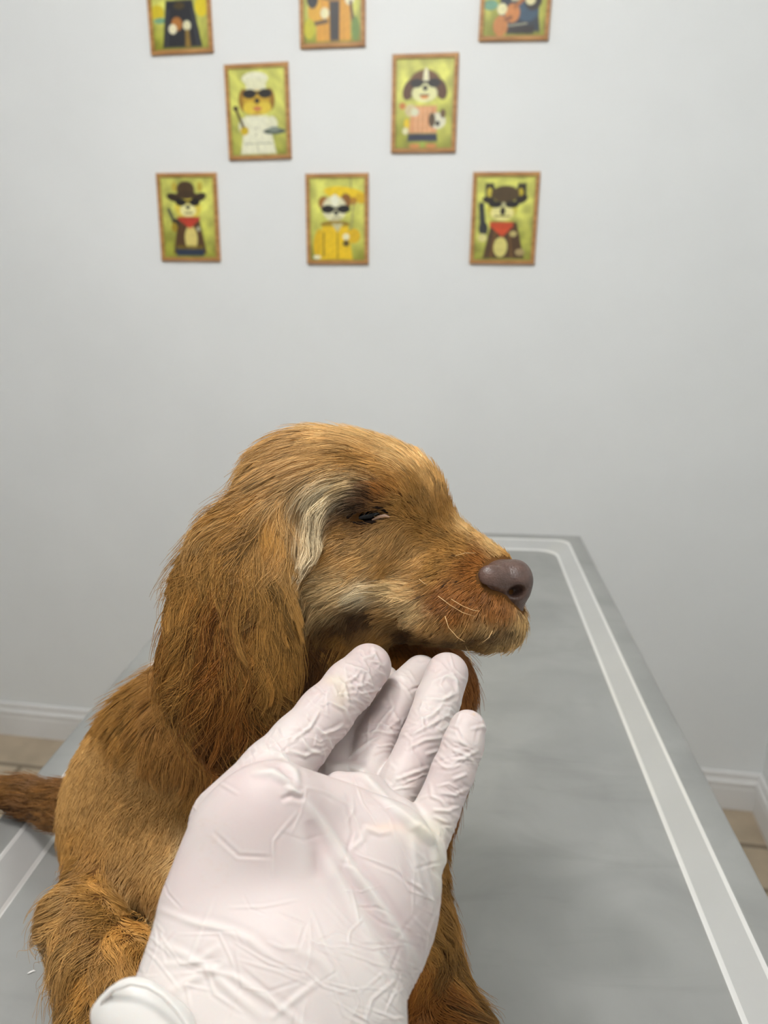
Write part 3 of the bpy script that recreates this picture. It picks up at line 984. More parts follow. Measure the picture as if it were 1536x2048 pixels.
m_lash, nt, bs = new_mat('dark_lash')
bs.inputs['Base Color'].default_value = lin(28, 16, 9)
bs.inputs['Roughness'].default_value = 0.6
bs.inputs['Specular IOR Level'].default_value = 0.15
lr = np.random.default_rng(9)
for i in range(9):
    x0 = 698 + 5.2 * i + lr.normal(0, 1.5)
    y0 = 1027 - 15 * math.sin(math.pi * (i + 2) / 15) + lr.normal(0, 1.5)
    z0 = surf_z(x0, y0) - .0008
    dx, dy = lr.normal(-16, 5), lr.normal(-6 + .9 * (8 - i), 4)
    child_of_dog(tube('eyelash', [at(x0, y0, z0), at(x0 + .5 * dx, y0 + .3 * dy - 3, z0 - .0022), at(x0 + dx, y0 + dy, z0 - .0036)], [.00022, .00018, .00006], m_lash, None, 5), eye)

# ---------------------------------------------------------------- the person's gloved left hand
def build_hand_field(f):
    e, c, ch = f.ell, f.cone, f.chain
    # palm body
    e('palm', (625, 1790, .318), (225, 235, .0165), 18, .014)
    e('palm', (500, 1720, .308), (140, 205, .0215), 22, .014)      # thenar
    e('palm', (760, 1830, .316), (108, 215, .0175), 14, .014)      # hypothenar
    c('palm', (655, 1640, .345), 58, (800, 1745, .334), 58, .012, .62)
    ch('palm', [(678, 1572, .348, 28), (735, 1588, .345, 30), (800, 1645, .338, 32), (860, 1705, .330, 30)], .010)
    c('palm', (600, 1930, .297), 205, (560, 2080, .280), 225, .016, .42)
    c('palm', (560, 2080, .280), 225, (430, 2480, .245), 250, .016, .50)
    c('palm', (420, 1850, .296), 95, (370, 2060, .276), 120, .016, .7)
    # thumb
    ch('thumb', [(470, 1650, .323, 92), (548, 1548, .343, 68), (598, 1488, .354, 58), (650, 1428, .368, 54), (700, 1372, .384, 50), (737, 1333, .400, 46)], .004)
    # index finger, behind the thumb
    ch('index', [(650, 1610, .358, 50), (690, 1490, .396, 44), (735, 1410, .422, 40), (765, 1365, .438, 36)], .002)
    # middle finger, tip under the jaw
    ch('middle', [(712, 1615, .362, 47), (757, 1475, .390, 44), (806, 1385, .416, 41), (842, 1347, .435, 37)], .002)
    # ring finger
    ch('ring', [(765, 1655, .352, 48), (806, 1560, .363, 45), (845, 1480, .376, 45), (876, 1400, .396, 45), (894, 1348, .411, 43)], .002)
    # little finger
    ch('little', [(838, 1715, .337, 48), (872, 1625, .343, 45), (905, 1545, .349, 43), (926, 1490, .353, 41), (935, 1457, .356, 37)], .002)

FH = Field((-0.115, 0.058, 0.19), (0.058, 0.225, 0.465), 0.00088)
build_hand_field(FH)
HV, HQ = FH.mesh(3)

def subdivide(V, Q):
    E = np.concatenate([np.stack([Q[:, a], Q[:, (a + 1) % 4]], 1) for a in range(4)])
    Es = np.sort(E, 1)
    key, inv = np.unique(Es[:, 0] * (len(V) + 1) + Es[:, 1], return_inverse=True)
    a, b = key // (len(V) + 1), key % (len(V) + 1)
    nv, ne = len(V), len(key)
    W = np.concatenate([V, 0.5 * (V[a] + V[b]), V[Q].mean(1)])
    n = len(Q)
    em = nv + inv.reshape(4, n)
    fc = nv + ne + np.arange(n)
    return W, np.concatenate([np.stack([Q[:, k], em[k], fc, em[(k + 3) % 4]], 1) for k in range(4)])

def relax(V, Q, n):
    for _ in range(n):
        S = np.zeros_like(V)
        N = np.zeros(len(V))
        for a in range(4):
            i, j = Q[:, a], Q[:, (a + 1) % 4]
            np.add.at(S, i, V[j])
            np.add.at(S, j, V[i])
            np.add.at(N, i, 1)
            np.add.at(N, j, 1)
        V = 0.5 * V + 0.5 * S / np.maximum(N, 1)[:, None]
    return V
HV, HQ = subdivide(HV, HQ)
HV = relax(HV, HQ, 3)
HN_, _ = quad_normals(HV, HQ)
HPX = np.stack([HV[:, 0] / HV[:, 2] * F + CX, HV[:, 1] / HV[:, 2] * F + CY], 1)
HLAB = FH.label(HV)
names = FH.names

def seg_dist(P, a, b):
    a, b = np.array(a, float), np.array(b, float)
    d = b - a
    t = np.clip((P - a) @ d / (d @ d), 0, 1)
    return np.linalg.norm(P - a - t[:, None] * d, axis=1), t

facing = np.clip(-HN_[:, 2] * 1.6 + 0.25, 0, 1)          # folds were read on the palm side; they fade round the edge
H = np.zeros(len(HV))
def fold(pts, w, h, taper=True, side=0.0, digit=None):
    """a raised (h > 0) or sunken fold of the latex along a path; w in px, h in mm"""
    global H
    P = HPX
    L = np.cumsum([0] + [math.dist(p, q) for p, q in zip(pts[:-1], pts[1:])])
    lo, hi = np.min(pts, 0) - 5 * w, np.max(pts, 0) + 5 * w
    m = np.where(((P > lo) & (P < hi)).all(1) & (facing > 0.02))[0]
    if digit is not None:
        m = m[HLAB[m] == names.index(digit)]
    if not len(m):
        return
    best, tt = np.full(len(m), 1e9), np.zeros(len(m))
    for i, (p, q) in enumerate(zip(pts[:-1], pts[1:])):
        d, t = seg_dist(P[m], p, q)
        k = d < best
        best[k] = d[k]
        tt[k] = ((L[i] + t * (L[i + 1] - L[i])) / L[-1])[k]
    prof = np.exp(-(best / w) ** 2) - 0.35 * np.exp(-((best - 2.0 * w) / w) ** 2)
    if taper:
        prof = prof * np.clip(4 * tt * (1 - tt), 0, 1) ** 0.6
    H[m] += h * 1e-3 * prof * facing[m]

# the large folds
fold([(604, 1592), (650, 1655), (700, 1730), (750, 1795), (800, 1870), (840, 1935)], 9, 1.25)
fold([(640, 1690), (690, 1780), (740, 1870), (780, 1940)], 10, 0.5)
fold([(620, 1640), (640, 1700), (635, 1760)], 16, -0.8)
fold([(655, 1535), (700, 1533), (725, 1545), (760, 1585), (800, 1625), (835, 1655), (870, 1685), (887, 1725)], 8, 1.1, False)
fold([(790, 1600), (835, 1640), (875, 1690)], 14, 0.9)
fold([(815, 1660), (840, 1650), (870, 1690), (878, 1740), (884, 1790)], 7, 0.8)
fold([(825, 1665), (832, 1740), (850, 1800)], 9, 0.7)
fold([(515, 1494), (560, 1510), (590, 1540), (598, 1580)], 7, 0.9)
fold([(500, 1545), (545, 1545), (580, 1565), (592, 1588)], 7, 0.9)
fold([(505, 1518), (560, 1530), (592, 1562)], 6, -0.8)
fold([(570, 1570), (590, 1586), (606, 1590)], 6, 0.8)
fold([(560, 1600), (585, 1590), (610, 1600)], 5, -0.7)
fold([(720, 1672), (733, 1656), (760, 1666), (785, 1662)], 5, 0.35)
fold([(700, 1700), (722, 1682), (735, 1662)], 5, 0.3)
fold([(845, 1725), (862, 1770), (868, 1830)], 6, 0.6)
fold([(868, 1735), (884, 1760)], 5, -0.6)
fold([(750, 1900), (800, 1980), (830, 2010)], 8, 0.4)
# wrist folds
fold([(300, 1880), (360, 1905), (420, 1940), (470, 1990), (530, 2040)], 8, 0.45)
fold([(330, 1990), (400, 1950), (455, 1925)], 8, 0.45)
fold([(320, 1930), (390, 1925), (440, 1890)], 6, 0.39)
fold([(410, 1930), (480, 1960), (540, 2000), (620, 2060)], 7, 0.45)
fold([(540, 2040), (600, 1990), (640, 1960)], 6, 0.33)
fold([(350, 1840), (420, 1850), (500, 1880), (560, 1930)], 8, 0.33)
fold([(310, 1815), (400, 1850), (470, 1860)], 6, 0.26)
fold([(550, 1880), (640, 1920), (700, 1990)], 9, 0.26)
# creases across the digits
for pts in ([(640, 1470), (668, 1462), (690, 1448)], [(655, 1400), (690, 1420), (705, 1450)], [(672, 1352), (690, 1372), (700, 1420)],
            [(700, 1330), (735, 1345), (748, 1375)], [(720, 1320), (750, 1310), (762, 1330)], [(615, 1440), (650, 1470), (668, 1500)],
            [(600, 1470), (618, 1500), (650, 1510)], [(575, 1500), (610, 1512), (640, 1500)], [(585, 1480), (620, 1455), (640, 1420)]):
    fold(pts, 3.6, 0.65, digit='thumb')
for pts in ([(770, 1450), (790, 1470)], [(715, 1470), (760, 1462), (795, 1472)], [(740, 1475), (765, 1440), (790, 1410)], [(690, 1520), (730, 1490), (760, 1470)]):
    fold(pts, 3.6, 0.6, digit='middle')
for pts in ([(860, 1365), (895, 1352), (925, 1368)], [(850, 1395), (885, 1400), (915, 1385)], [(820, 1470), (860, 1450), (900, 1430)],
            [(810, 1500), (850, 1480), (890, 1475)], [(850, 1510), (880, 1500)], [(790, 1560), (830, 1545), (860, 1535)],
            [(900, 1340), (912, 1360), (918, 1390)], [(835, 1440), (865, 1430), (890, 1405)]):
    fold(pts, 3.6, 0.6, digit='ring')
for pts in ([(900, 1530), (930, 1515), (958, 1500)], [(905, 1500), (935, 1512), (955, 1535)], [(880, 1585), (910, 1590), (940, 1575)],
            [(865, 1620), (895, 1622), (925, 1612)], [(915, 1475), (940, 1500)], [(905, 1560), (935, 1548)]):
    fold(pts, 3.6, 0.55, digit='little')
# small random creasing of the thin latex
hr = np.random.default_rng(21)
AX = {'thumb': (-54, 200), 'middle': (-66, 70), 'ring': (-68, 90), 'little': (-70, 80), 'palm': (40, 110)}
for dname, (ang, cnt) in AX.items():
    ids = np.where((HLAB == names.index(dname)) & (facing > 0.5) & (HPX[:, 1] < 2060) & (HPX[:, 0] > 150))[0]
    if dname == 'palm':
        wgt = 0.15 + 1.0 * (HPX[ids, 1] > 1860) + 0.35 * (HPX[ids, 0] > 700)
    else:
        wgt = np.ones(len(ids))
    pick = hr.choice(ids, cnt // 2 if dname != 'palm' else cnt, p=wgt / wgt.sum())
    for v in pick:
        x, y = HPX[v]
        a = math.radians(ang + 90 + hr.normal(0, 38)) if dname != 'palm' else math.radians(30 + hr.normal(0, 40))
        l = hr.uniform(14, 38) if dname != 'palm' else hr.uniform(30, 85)
        b = hr.normal(0, 0.35)
        pts = [(x - math.cos(a - b) * l, y - math.sin(a - b) * l), (x, y), (x + math.cos(a + b) * l, y + math.sin(a + b) * l)]
        fold(pts, hr.uniform(2.0, 3.8), hr.uniform(0.15, 0.34) * hr.choice([1, 1, -1]) * (0.8 if dname == 'palm' else 1), digit=dname)
HV2 = HV + HN_ * H[:, None]

m_glove, nt, bs = new_mat('white_latex_glove')
at_ = node(nt, 'ShaderNodeAttribute')
at_.attribute_name = 'tint'
nt.links.new(at_.outputs['Color'], bs.inputs['Base Color'])
bs.inputs['Roughness'].default_value = 0.5
bs.inputs['Specular IOR Level'].default_value = 0.35
bs.inputs['Subsurface Weight'].default_value = 0.25
bs.inputs['Subsurface Radius'].default_value = (0.006, 0.003, 0.002)
bs.inputs['Subsurface Scale'].default_value = 0.5
tc = node(nt, 'ShaderNodeTexCoord')
bump(nt, bs, tc.outputs['Object'], 260.0, 0.12, 0.0006, 3.0)

def smooth_noise(P, scale, seed):
    r = np.random.default_rng(seed)
    out = np.zeros(len(P))
    for _ in range(10):
        k = r.normal(0, 1, 3) * scale
        out += np.sin(P @ k + r.uniform(0, 6.28))
    return out / 10 ** 0.5
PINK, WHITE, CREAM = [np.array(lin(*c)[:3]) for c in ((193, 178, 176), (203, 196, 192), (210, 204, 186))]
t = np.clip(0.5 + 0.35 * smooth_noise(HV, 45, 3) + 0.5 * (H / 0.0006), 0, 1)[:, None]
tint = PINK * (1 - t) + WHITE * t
def patch(cx, cy, rx, ry, col, amt):
    global tint
    w = (amt * np.exp(-(((HPX[:, 0] - cx) / rx) ** 2 + ((HPX[:, 1] - cy) / ry) ** 2)) * (facing > 0.1))[:, None]
    tint = tint * (1 - w) + np.array(lin(*col)[:3]) * w
patch(850, 1660, 45, 28, (222, 218, 196), .5)       # loose yellowish web
patch(878, 1720, 14, 60, (226, 222, 204), .5)
patch(770, 1655, 34, 10, (222, 196, 178), .55)
patch(682, 1385, 16, 34, (196, 184, 160), .5)      # old stain on the thumb
patch(664, 1360, 20, 10, (200, 190, 168), .45)
dr = np.random.default_rng(5)
for _ in range(46):
    x, y = dr.normal(432, 26), dr.normal(1695, 42)
    patch(x, y, dr.uniform(2.5, 6), dr.uniform(2, 3.5), (196, 182, 176), .6)
patch(948, 1428, 3, 3, (205, 180, 150), .7)
person = empty('person', 'person reaching in from below, white gloved hand held under the chin of the dog', 'person',
               tuple(at(480, 2300, .26)))
glove = link_quads('glove', HV2, HQ, m_glove, person)
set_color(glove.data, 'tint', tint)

# the bare forearm behind the glove (below the picture)
m_arm, nt, bs = new_mat('skin')
noise_mix(nt, bs, lin(196, 150, 124), lin(208, 164, 138), 40.0)
bs.inputs['Roughness'].default_value = 0.5
bs.inputs['Subsurface Weight'].default_value = 0.15
bs.inputs['Subsurface Radius'].default_value = (0.008, 0.003, 0.002)
FA = Field((-0.24, 0.13, 0.0), (0.02, 0.38, 0.32), 0.003)
def raw(x, y, z):
    return (x / z * F + CX, y / z * F + CY, z)
def arm_seg(a, ra, b, rb):
    FA.cone('arm', raw(*a), ra * F / a[2], raw(*b), rb * F / b[2], .012)
arm_seg((-.034, .190, .282), .024, (-.075, .226, .215), .031)
arm_seg((-.075, .226, .215), .031, (-.130, .275, .125), .040)
arm_seg((-.130, .275, .125), .040, (-.172, .312, .055), .038)
AV, AQ = FA.mesh(3)
link_quads('forearm', AV, AQ, m_arm, person)

# the turned back cuff of the glove with its rolled bead
m_cuff, nt, bs = new_mat('white_latex_cuff')
noise_mix(nt, bs, lin(208, 206, 202), lin(214, 212, 208), 30.0)
bs.inputs['Roughness'].default_value = 0.42
bs.inputs['Subsurface Weight'].default_value = 0.25
bs.inputs['Subsurface Radius'].default_value = (0.006, 0.004, 0.003)
FC = Field((-0.125, 0.150, 0.21), (-0.045, 0.250, 0.29), 0.0012)
FC.ell('cuff', (270, 2075, .262), (68, 104, .009), 12, .008)
FC.cone('cuff', (262, 2010, .262), 44, (300, 2120, .256), 80, .008, .5)
FC.cone('cuff', (240, 2030, .260), 22, (202, 2028, .262), 10, .010, .6)
FC.cone('cuff', (330, 2070, .258), 60, (330, 2200, .252), 90, .01, .45)
CV, CQ = FC.mesh(4)
cuff = link_quads('cuff', CV, CQ, m_cuff, glove)
cuff.matrix_parent_inverse = Matrix()
bead = [(196, 2036, .2605), (206, 2002, .2585), (228, 1978, .2560), (262, 1966, .2545), (296, 1972, .2530), (326, 1990, .2515), (352, 2016, .2500), (374, 2048, .2480), (392, 2090, .2460), (400, 2140, .2450)]
o = tube('rolled_bead', [at(*p) for p in bead], [.0005] + [.0008] * 8 + [.0006], m_cuff, cuff)
o.matrix_parent_inverse = Matrix()

# ---------------------------------------------------------------- small framed prints on the wall
def on_wall(px, py):
    d = np.array([(px - CX) / F, (py - CY) / F, 1.0]) @ RC
    t = (WALL_Y - CAM[1]) / d[1]
    p = CAM + t * d
    return np.array([p[0], p[2]])
m_wood, nt, bs = new_mat('light_oak_frame')
noise_mix(nt, bs, lin(160, 112, 58), lin(190, 142, 82), 22.0, stretch=(1, 1, 6))
bs.inputs['Roughness'].default_value = 0.5
m_print, nt, bs = new_mat('printed_paper')
pa = node(nt, 'ShaderNodeAttribute')
pa.attribute_name = 'ink'
nt.links.new(pa.outputs['Color'], bs.inputs['Base Color'])
bs.inputs['Roughness'].default_value = 0.45

NU, NV_ = 84, 122
UU, VV = np.meshgrid(np.linspace(0, 1, NU), np.linspace(0, 1, NV_))
class Art:
    def __init__(self, seed, top=(226, 228, 112), low=(150, 154, 34)):
        r = np.random.default_rng(seed)
        self.r = r
        w = np.clip((VV - .45) * 1.5 + .5 * (self.blob(5) - .5), 0, 1)[..., None]
        self.c = (1 - w) * np.array(lin(*top)[:3]) + w * np.array(lin(*low)[:3])
        g = self.blob(14)[..., None]
        self.c = self.c * (.62 + .5 * g)
        e = np.exp(-np.minimum(np.minimum(UU, 1 - UU), np.minimum(VV, 1 - VV)) / .05)[..., None]
        self.c = self.c * (1 - .3 * e)
    def blob(self, f):
        o = np.zeros_like(UU)
        for _ in range(8):
            k = self.r.normal(0, f, 2)
            o += np.sin(UU * k[0] * 1.0 + VV * k[1] * 1.4 + self.r.uniform(0, 6.3))
        return np.clip(.5 + o / 8, 0, 1)
    def put(self, a, col):
        a = np.clip(a, 0, 1)[..., None]
        self.c = self.c * (1 - a) + np.array(lin(*col)[:3]) * a
    def ell(self, x, y, rx, ry, col, rot=0, soft=.18, amt=1):
        c, s = math.cos(math.radians(rot)), math.sin(math.radians(rot))
        dx, dy = (UU - x), (VV - y) * 1.42
        a, b = dx * c + dy * s, -dx * s + dy * c
        q = np.sqrt((a / rx) ** 2 + (b / (ry * 1.42)) ** 2)
        self.put(amt * (1 - q) / soft + .5 * amt, col)
    def line(self, x0, y0, x1, y1, w, col, amt=1):
        P = np.stack([UU, VV * 1.42], -1)
        a, b = np.array([x0, y0 * 1.42]), np.array([x1, y1 * 1.42])
        t = np.clip((P - a) @ (b - a) / ((b - a) @ (b - a)), 0, 1)
        d = np.linalg.norm(P - a - t[..., None] * (b - a), axis=-1)
        self.put(amt * ((w - d) / (w * .6) + .5), col)
    def trap(self, y0, y1, x0, x1, w0, w1, col, soft=.03):
        t = np.clip((VV - y0) / (y1 - y0), 0, 1)
        x, w = x0 + (x1 - x0) * t, w0 + (w1 - w0) * t
        a = np.minimum((w - np.abs(UU - x)) / soft + .5, np.minimum(VV - y0, y1 - VV) / soft + .5)
        self.put(a, col)
    def shades(self, y, x0=.36, x1=.64, rx=.12, ry=.052):
        self.line(x0, y - .01, x1, y - .01, .02, (28, 26, 16))
        self.ell(x0, y, rx, ry, (22, 20, 14))
        self.ell(x1, y, rx, ry, (22, 20, 14))

def art_chef(a):
    a.ell(.26, .36, .1, .13, (150, 110, 22)); a.ell(.71, .36, .1, .13, (150, 110, 22))
    a.ell(.48, .37, .24, .17, (196, 158, 36))
    a.ell(.47, .12, .23, .075, (236, 236, 206)); a.trap(.12, .25, .48, .48, .19, .17, (228, 228, 192))
    a.ell(.36, .45, .12, .07, (222, 196, 60)); a.ell(.62, .45, .12, .07, (222, 196, 60))
    a.shades(.29); a.ell(.49, .37, .045, .03, (30, 28, 18)); a.ell(.49, .46, .08, .025, (198, 120, 70))
    a.trap(.54, .98, .47, .48, .2, .32, (232, 232, 204)); a.ell(.24, .66, .1, .1, (228, 228, 198)); a.ell(.74, .64, .1, .09, (228, 228, 198))
    a.ell(.24, .71, .075, .05, (206, 176, 20)); a.line(.1, .45, .22, .66, .025, (86, 70, 30)); a.ell(.1, .45, .05, .03, (70, 56, 26))
    a.ell(.78, .725, .2, .036, (84, 96, 84)); a.ell(.78, .70, .1, .03, (128, 140, 128)); a.line(.24, .86, .74, .86, .009, (150, 156, 120)); a.line(.47, .88, .47, .97, .009, (160, 164, 130))
    a.ell(.45, .68, .015, .01, (150, 150, 120)); a.ell(.45, .76, .015, .01, (150, 150, 120))
def art_guide(a):
    a.ell(.5, .28, .28, .16, (106, 70, 32)); a.ell(.23, .34, .1, .12, (88, 54, 22), 20); a.ell(.78, .34, .1, .12, (88, 54, 22), -20)
    a.ell(.52, .25, .05, .15, (232, 230, 190)); a.ell(.5, .38, .22, .1, (232, 232, 172)); a.shades(.27, .36, .66, .11, .05)
    a.ell(.51, .325, .045, .03, (34, 30, 20)); a.ell(.5, .42, .07, .025, (214, 140, 72)); a.line(.42, .4, .58, .4, .012, (110, 84, 40))
    a.trap(.52, .83, .5, .48, .22, .25, (218, 158, 108)); a.ell(.26, .57, .1, .07, (214, 200, 150))
    for x in (.36, .44, .52, .6):
        a.line(x, .55, x, .81, .012, (236, 186, 140))
    a.ell(.34, .59, .07, .045, (222, 222, 190)); a.ell(.2, .72, .05, .06, (226, 196, 30)); a.ell(.18, .8, .05, .04, (228, 226, 180))
    a.ell(.74, .69, .14, .09, (226, 224, 196)); a.ell(.64, .68, .06, .08, (84, 64, 36)); a.ell(.74, .72, .04, .03, (26, 24, 18)); a.ell(.83, .61, .05, .05, (104, 80, 44))
    a.trap(.83, .92, .48, .48, .25, .27, (34, 44, 66)); a.ell(.34, .97, .1, .025, (206, 140, 76)); a.ell(.64, .97, .1, .025, (206, 140, 76)); a.ell(.48, .95, .04, .03, (160, 176, 70))
    a.ell(.12, .52, .06, .04, (206, 130, 60), amt=.7)
def art_cowboy(a):
    a.ell(.26, .12, .05, .06, (190, 170, 60)); a.ell(.74, .12, .05, .06, (190, 170, 60))
    a.ell(.5, .38, .25, .13, (224, 204, 74)); a.ell(.5, .41, .15, .08, (238, 234, 168))
    a.ell(.47, .15, .17, .1, (74, 54, 28)); a.ell(.24, .25, .14, .05, (50, 36, 20), 15); a.ell(.72, .25, .14, .05, (50, 36, 20), -18); a.ell(.48, .22, .2, .05, (66, 48, 26))
    a.shades(.31, .37, .63, .1, .045); a.ell(.5, .37, .04, .025, (40, 34, 20)); a.line(.44, .44, .58, .44, .012, (120, 100, 40))
    a.trap(.5, .95, .5, .5, .2, .32, (84, 58, 30)); a.ell(.53, .76, .12, .16, (222, 206, 120)); a.trap(.88, .98, .5, .5, .28, .26, (40, 52, 74)); a.trap(.85, .89, .5, .5, .25, .26, (120, 100, 20))
    a.trap(.49, .53, .5, .5, .22, .2, (178, 58, 36)); a.trap(.52, .63, .5, .52, .2, .02, (190, 62, 40))
    a.line(.13, .40, .22, .55, .03, (74, 78, 62)); a.ell(.25, .56, .07, .05, (50, 44, 34)); a.ell(.22, .62, .06, .06, (160, 136, 30)); a.ell(.68, .64, .03, .03, (190, 190, 160))
def art_rain(a):
    a.line(.75, .03, .75, .2, .012, (150, 150, 90)); a.ell(.64, .19, .38, .08, (236, 204, 24), 8); a.ell(.93, .25, .1, .06, (216, 178, 16), 25)
    a.ell(.26, .3, .1, .08, (156, 104, 34)); a.ell(.66, .28, .1, .09, (140, 92, 30)); a.ell(.8, .28, .06, .05, (180, 130, 30)); a.ell(.45, .37, .22, .15, (230, 228, 188)); a.ell(.46, .27, .07, .07, (240, 240, 214))
    a.shades(.375, .33, .62, .12, .05); a.ell(.48, .42, .045, .028, (30, 28, 20)); a.line(.42, .48, .56, .48, .012, (150, 146, 90)); a.line(.8, .3, .74, .7, .01, (150, 144, 96))
    a.ell(.46, .56, .27, .05, (150, 124, 28)); a.trap(.58, .99, .46, .46, .24, .32, (234, 196, 26)); a.ell(.14, .78, .08, .17, (222, 182, 20), 8); a.ell(.8, .7, .12, .09, (220, 180, 24))
    a.trap(.55, .64, .5, .5, .1, .02, (200, 196, 150)); a.line(.5, .66, .5, .98, .014, (166, 132, 16)); a.line(.25, .66, .24, .95, .014, (150, 118, 18)); a.ell(.66, .71, .06, .04, (238, 234, 196)); a.ell(.66, .79, .06, .04, (96, 80, 30)); a.ell(.12, .96, .07, .025, (236, 234, 200))
def art_shiba(a):
    a.trap(.08, .26, .22, .26, .07, .1, (40, 32, 16)); a.trap(.08, .26, .78, .76, .07, .1, (40, 32, 16)); a.ell(.23, .19, .045, .06, (206, 190, 60)); a.ell(.76, .19, .045, .05, (200, 180, 40))
    a.ell(.46, .38, .26, .13, (204, 194, 70)); a.ell(.46, .43, .2, .09, (234, 228, 150))
    a.ell(.5, .21, .24, .1, (76, 58, 26)); a.ell(.22, .28, .11, .04, (40, 30, 18), 12); a.ell(.78, .27, .11, .045, (40, 30, 18), -25); a.shades(.33, .34, .62, .12, .04); a.ell(.48, .33, .035, .03, (176, 172, 128)); a.ell(.47, .41, .045, .05, (44, 38, 22)); a.line(.34, .47, .6, .47, .012, (130, 120, 40))
    a.trap(.54, .98, .5, .52, .22, .36, (78, 54, 26)); a.ell(.46, .84, .12, .12, (216, 206, 120)); a.line(.36, .66, .3, .96, .016, (116, 82, 36)); a.line(.6, .66, .66, .96, .016, (116, 82, 36))
    a.trap(.54, .6, .46, .46, .2, .2, (196, 72, 28)); a.trap(.59, .71, .46, .48, .19, .02, (206, 76, 32)); a.line(.1, .34, .14, .6, .05, (46, 50, 48)); a.ell(.15, .62, .08, .08, (44, 46, 46)); a.ell(.14, .73, .08, .05, (220, 214, 140)); a.ell(.67, .68, .06, .035, (190, 176, 110)); a.ell(.8, .9, .08, .04, (170, 150, 100))
def art_cloak(a):
    a.ell(.1, .62, .12, .08, (210, 190, 30)); a.ell(.9, .58, .12, .1, (220, 200, 30)); a.ell(.14, .7, .12, .03, (120, 166, 130))
    a.ell(.5, .34, .26, .14, (214, 206, 110)); a.ell(.5, .22, .34, .1, (26, 24, 22)); a.shades(.3); a.ell(.5, .37, .04, .03, (40, 36, 24)); a.line(.44, .43, .58, .43, .012, (180, 120, 80))
    a.trap(.5, .98, .5, .52, .24, .36, (30, 32, 38)); a.line(.3, .6, .24, .96, .02, (52, 54, 60)); a.line(.72, .6, .8, .96, .02, (52, 54, 60)); a.ell(.5, .56, .1, .035, (70, 56, 20))
    a.ell(.44, .74, .1, .07, (170, 110, 44)); a.ell(.36, .79, .075, .05, (232, 226, 190)); a.ell(.62, .76, .07, .05, (230, 226, 186)); a.trap(.8, .98, .62, .62, .03, .05, (140, 112, 44))
def art_hiker(a):
    a.ell(.5, .3, .26, .16, (220, 206, 130)); a.shades(.28); a.ell(.5, .5, .26, .06, (130, 96, 46)); a.ell(.48, .43, .2, .05, (222, 216, 130))
    a.trap(.52, .98, .52, .52, .3, .3, (216, 156, 48)); a.ell(.2, .68, .12, .14, (220, 168, 50)); a.ell(.16, .55, .1, .1, (40, 44, 46)); a.trap(.58, .98, .54, .54, .09, .08, (44, 42, 40))
    a.ell(.5, .53, .22, .05, (140, 106, 56)); a.ell(.37, .7, .075, .055, (234, 228, 180)); a.ell(.8, .57, .08, .06, (232, 228, 190)); a.line(.82, .6, .86, .8, .025, (96, 62, 30)); a.line(.2, .8, .4, .78, .03, (96, 74, 40)); a.ell(.1, .85, .1, .1, (196, 190, 40)); a.ell(.9, .86, .07, .12, (110, 140, 60))
def art_guitar(a):
    a.ell(.1, .7, .12, .05, (110, 160, 130)); a.ell(.5, .3, .26, .15, (210, 200, 150)); a.shades(.28)
    a.trap(.48, .96, .54, .58, .28, .34, (44, 54, 64)); a.trap(.5, .66, .5, .52, .1, .08, (214, 210, 170))
    for y in (.53, .57, .61):
        a.line(.42, y, .62, y, .009, (60, 62, 62))
    a.ell(.7, .76, .18, .1, (58, 84, 104)); a.ell(.78, .66, .14, .1, (48, 46, 44)); a.trap(.9, .98, .6, .6, .22, .22, (40, 36, 34)); a.ell(.28, .9, .12, .1, (196, 128, 66)); a.ell(.46, .78, .12, .09, (204, 132, 70)); a.line(.5, .72, .86, .5, .03, (170, 104, 50)); a.line(.36, .84, .44, .82, .03, (140, 86, 44))
    a.ell(.29, .74, .08, .055, (232, 228, 176)); a.ell(.74, .66, .08, .045, (228, 222, 170)); a.line(.4, .9, .7, .88, .012, (150, 150, 130))

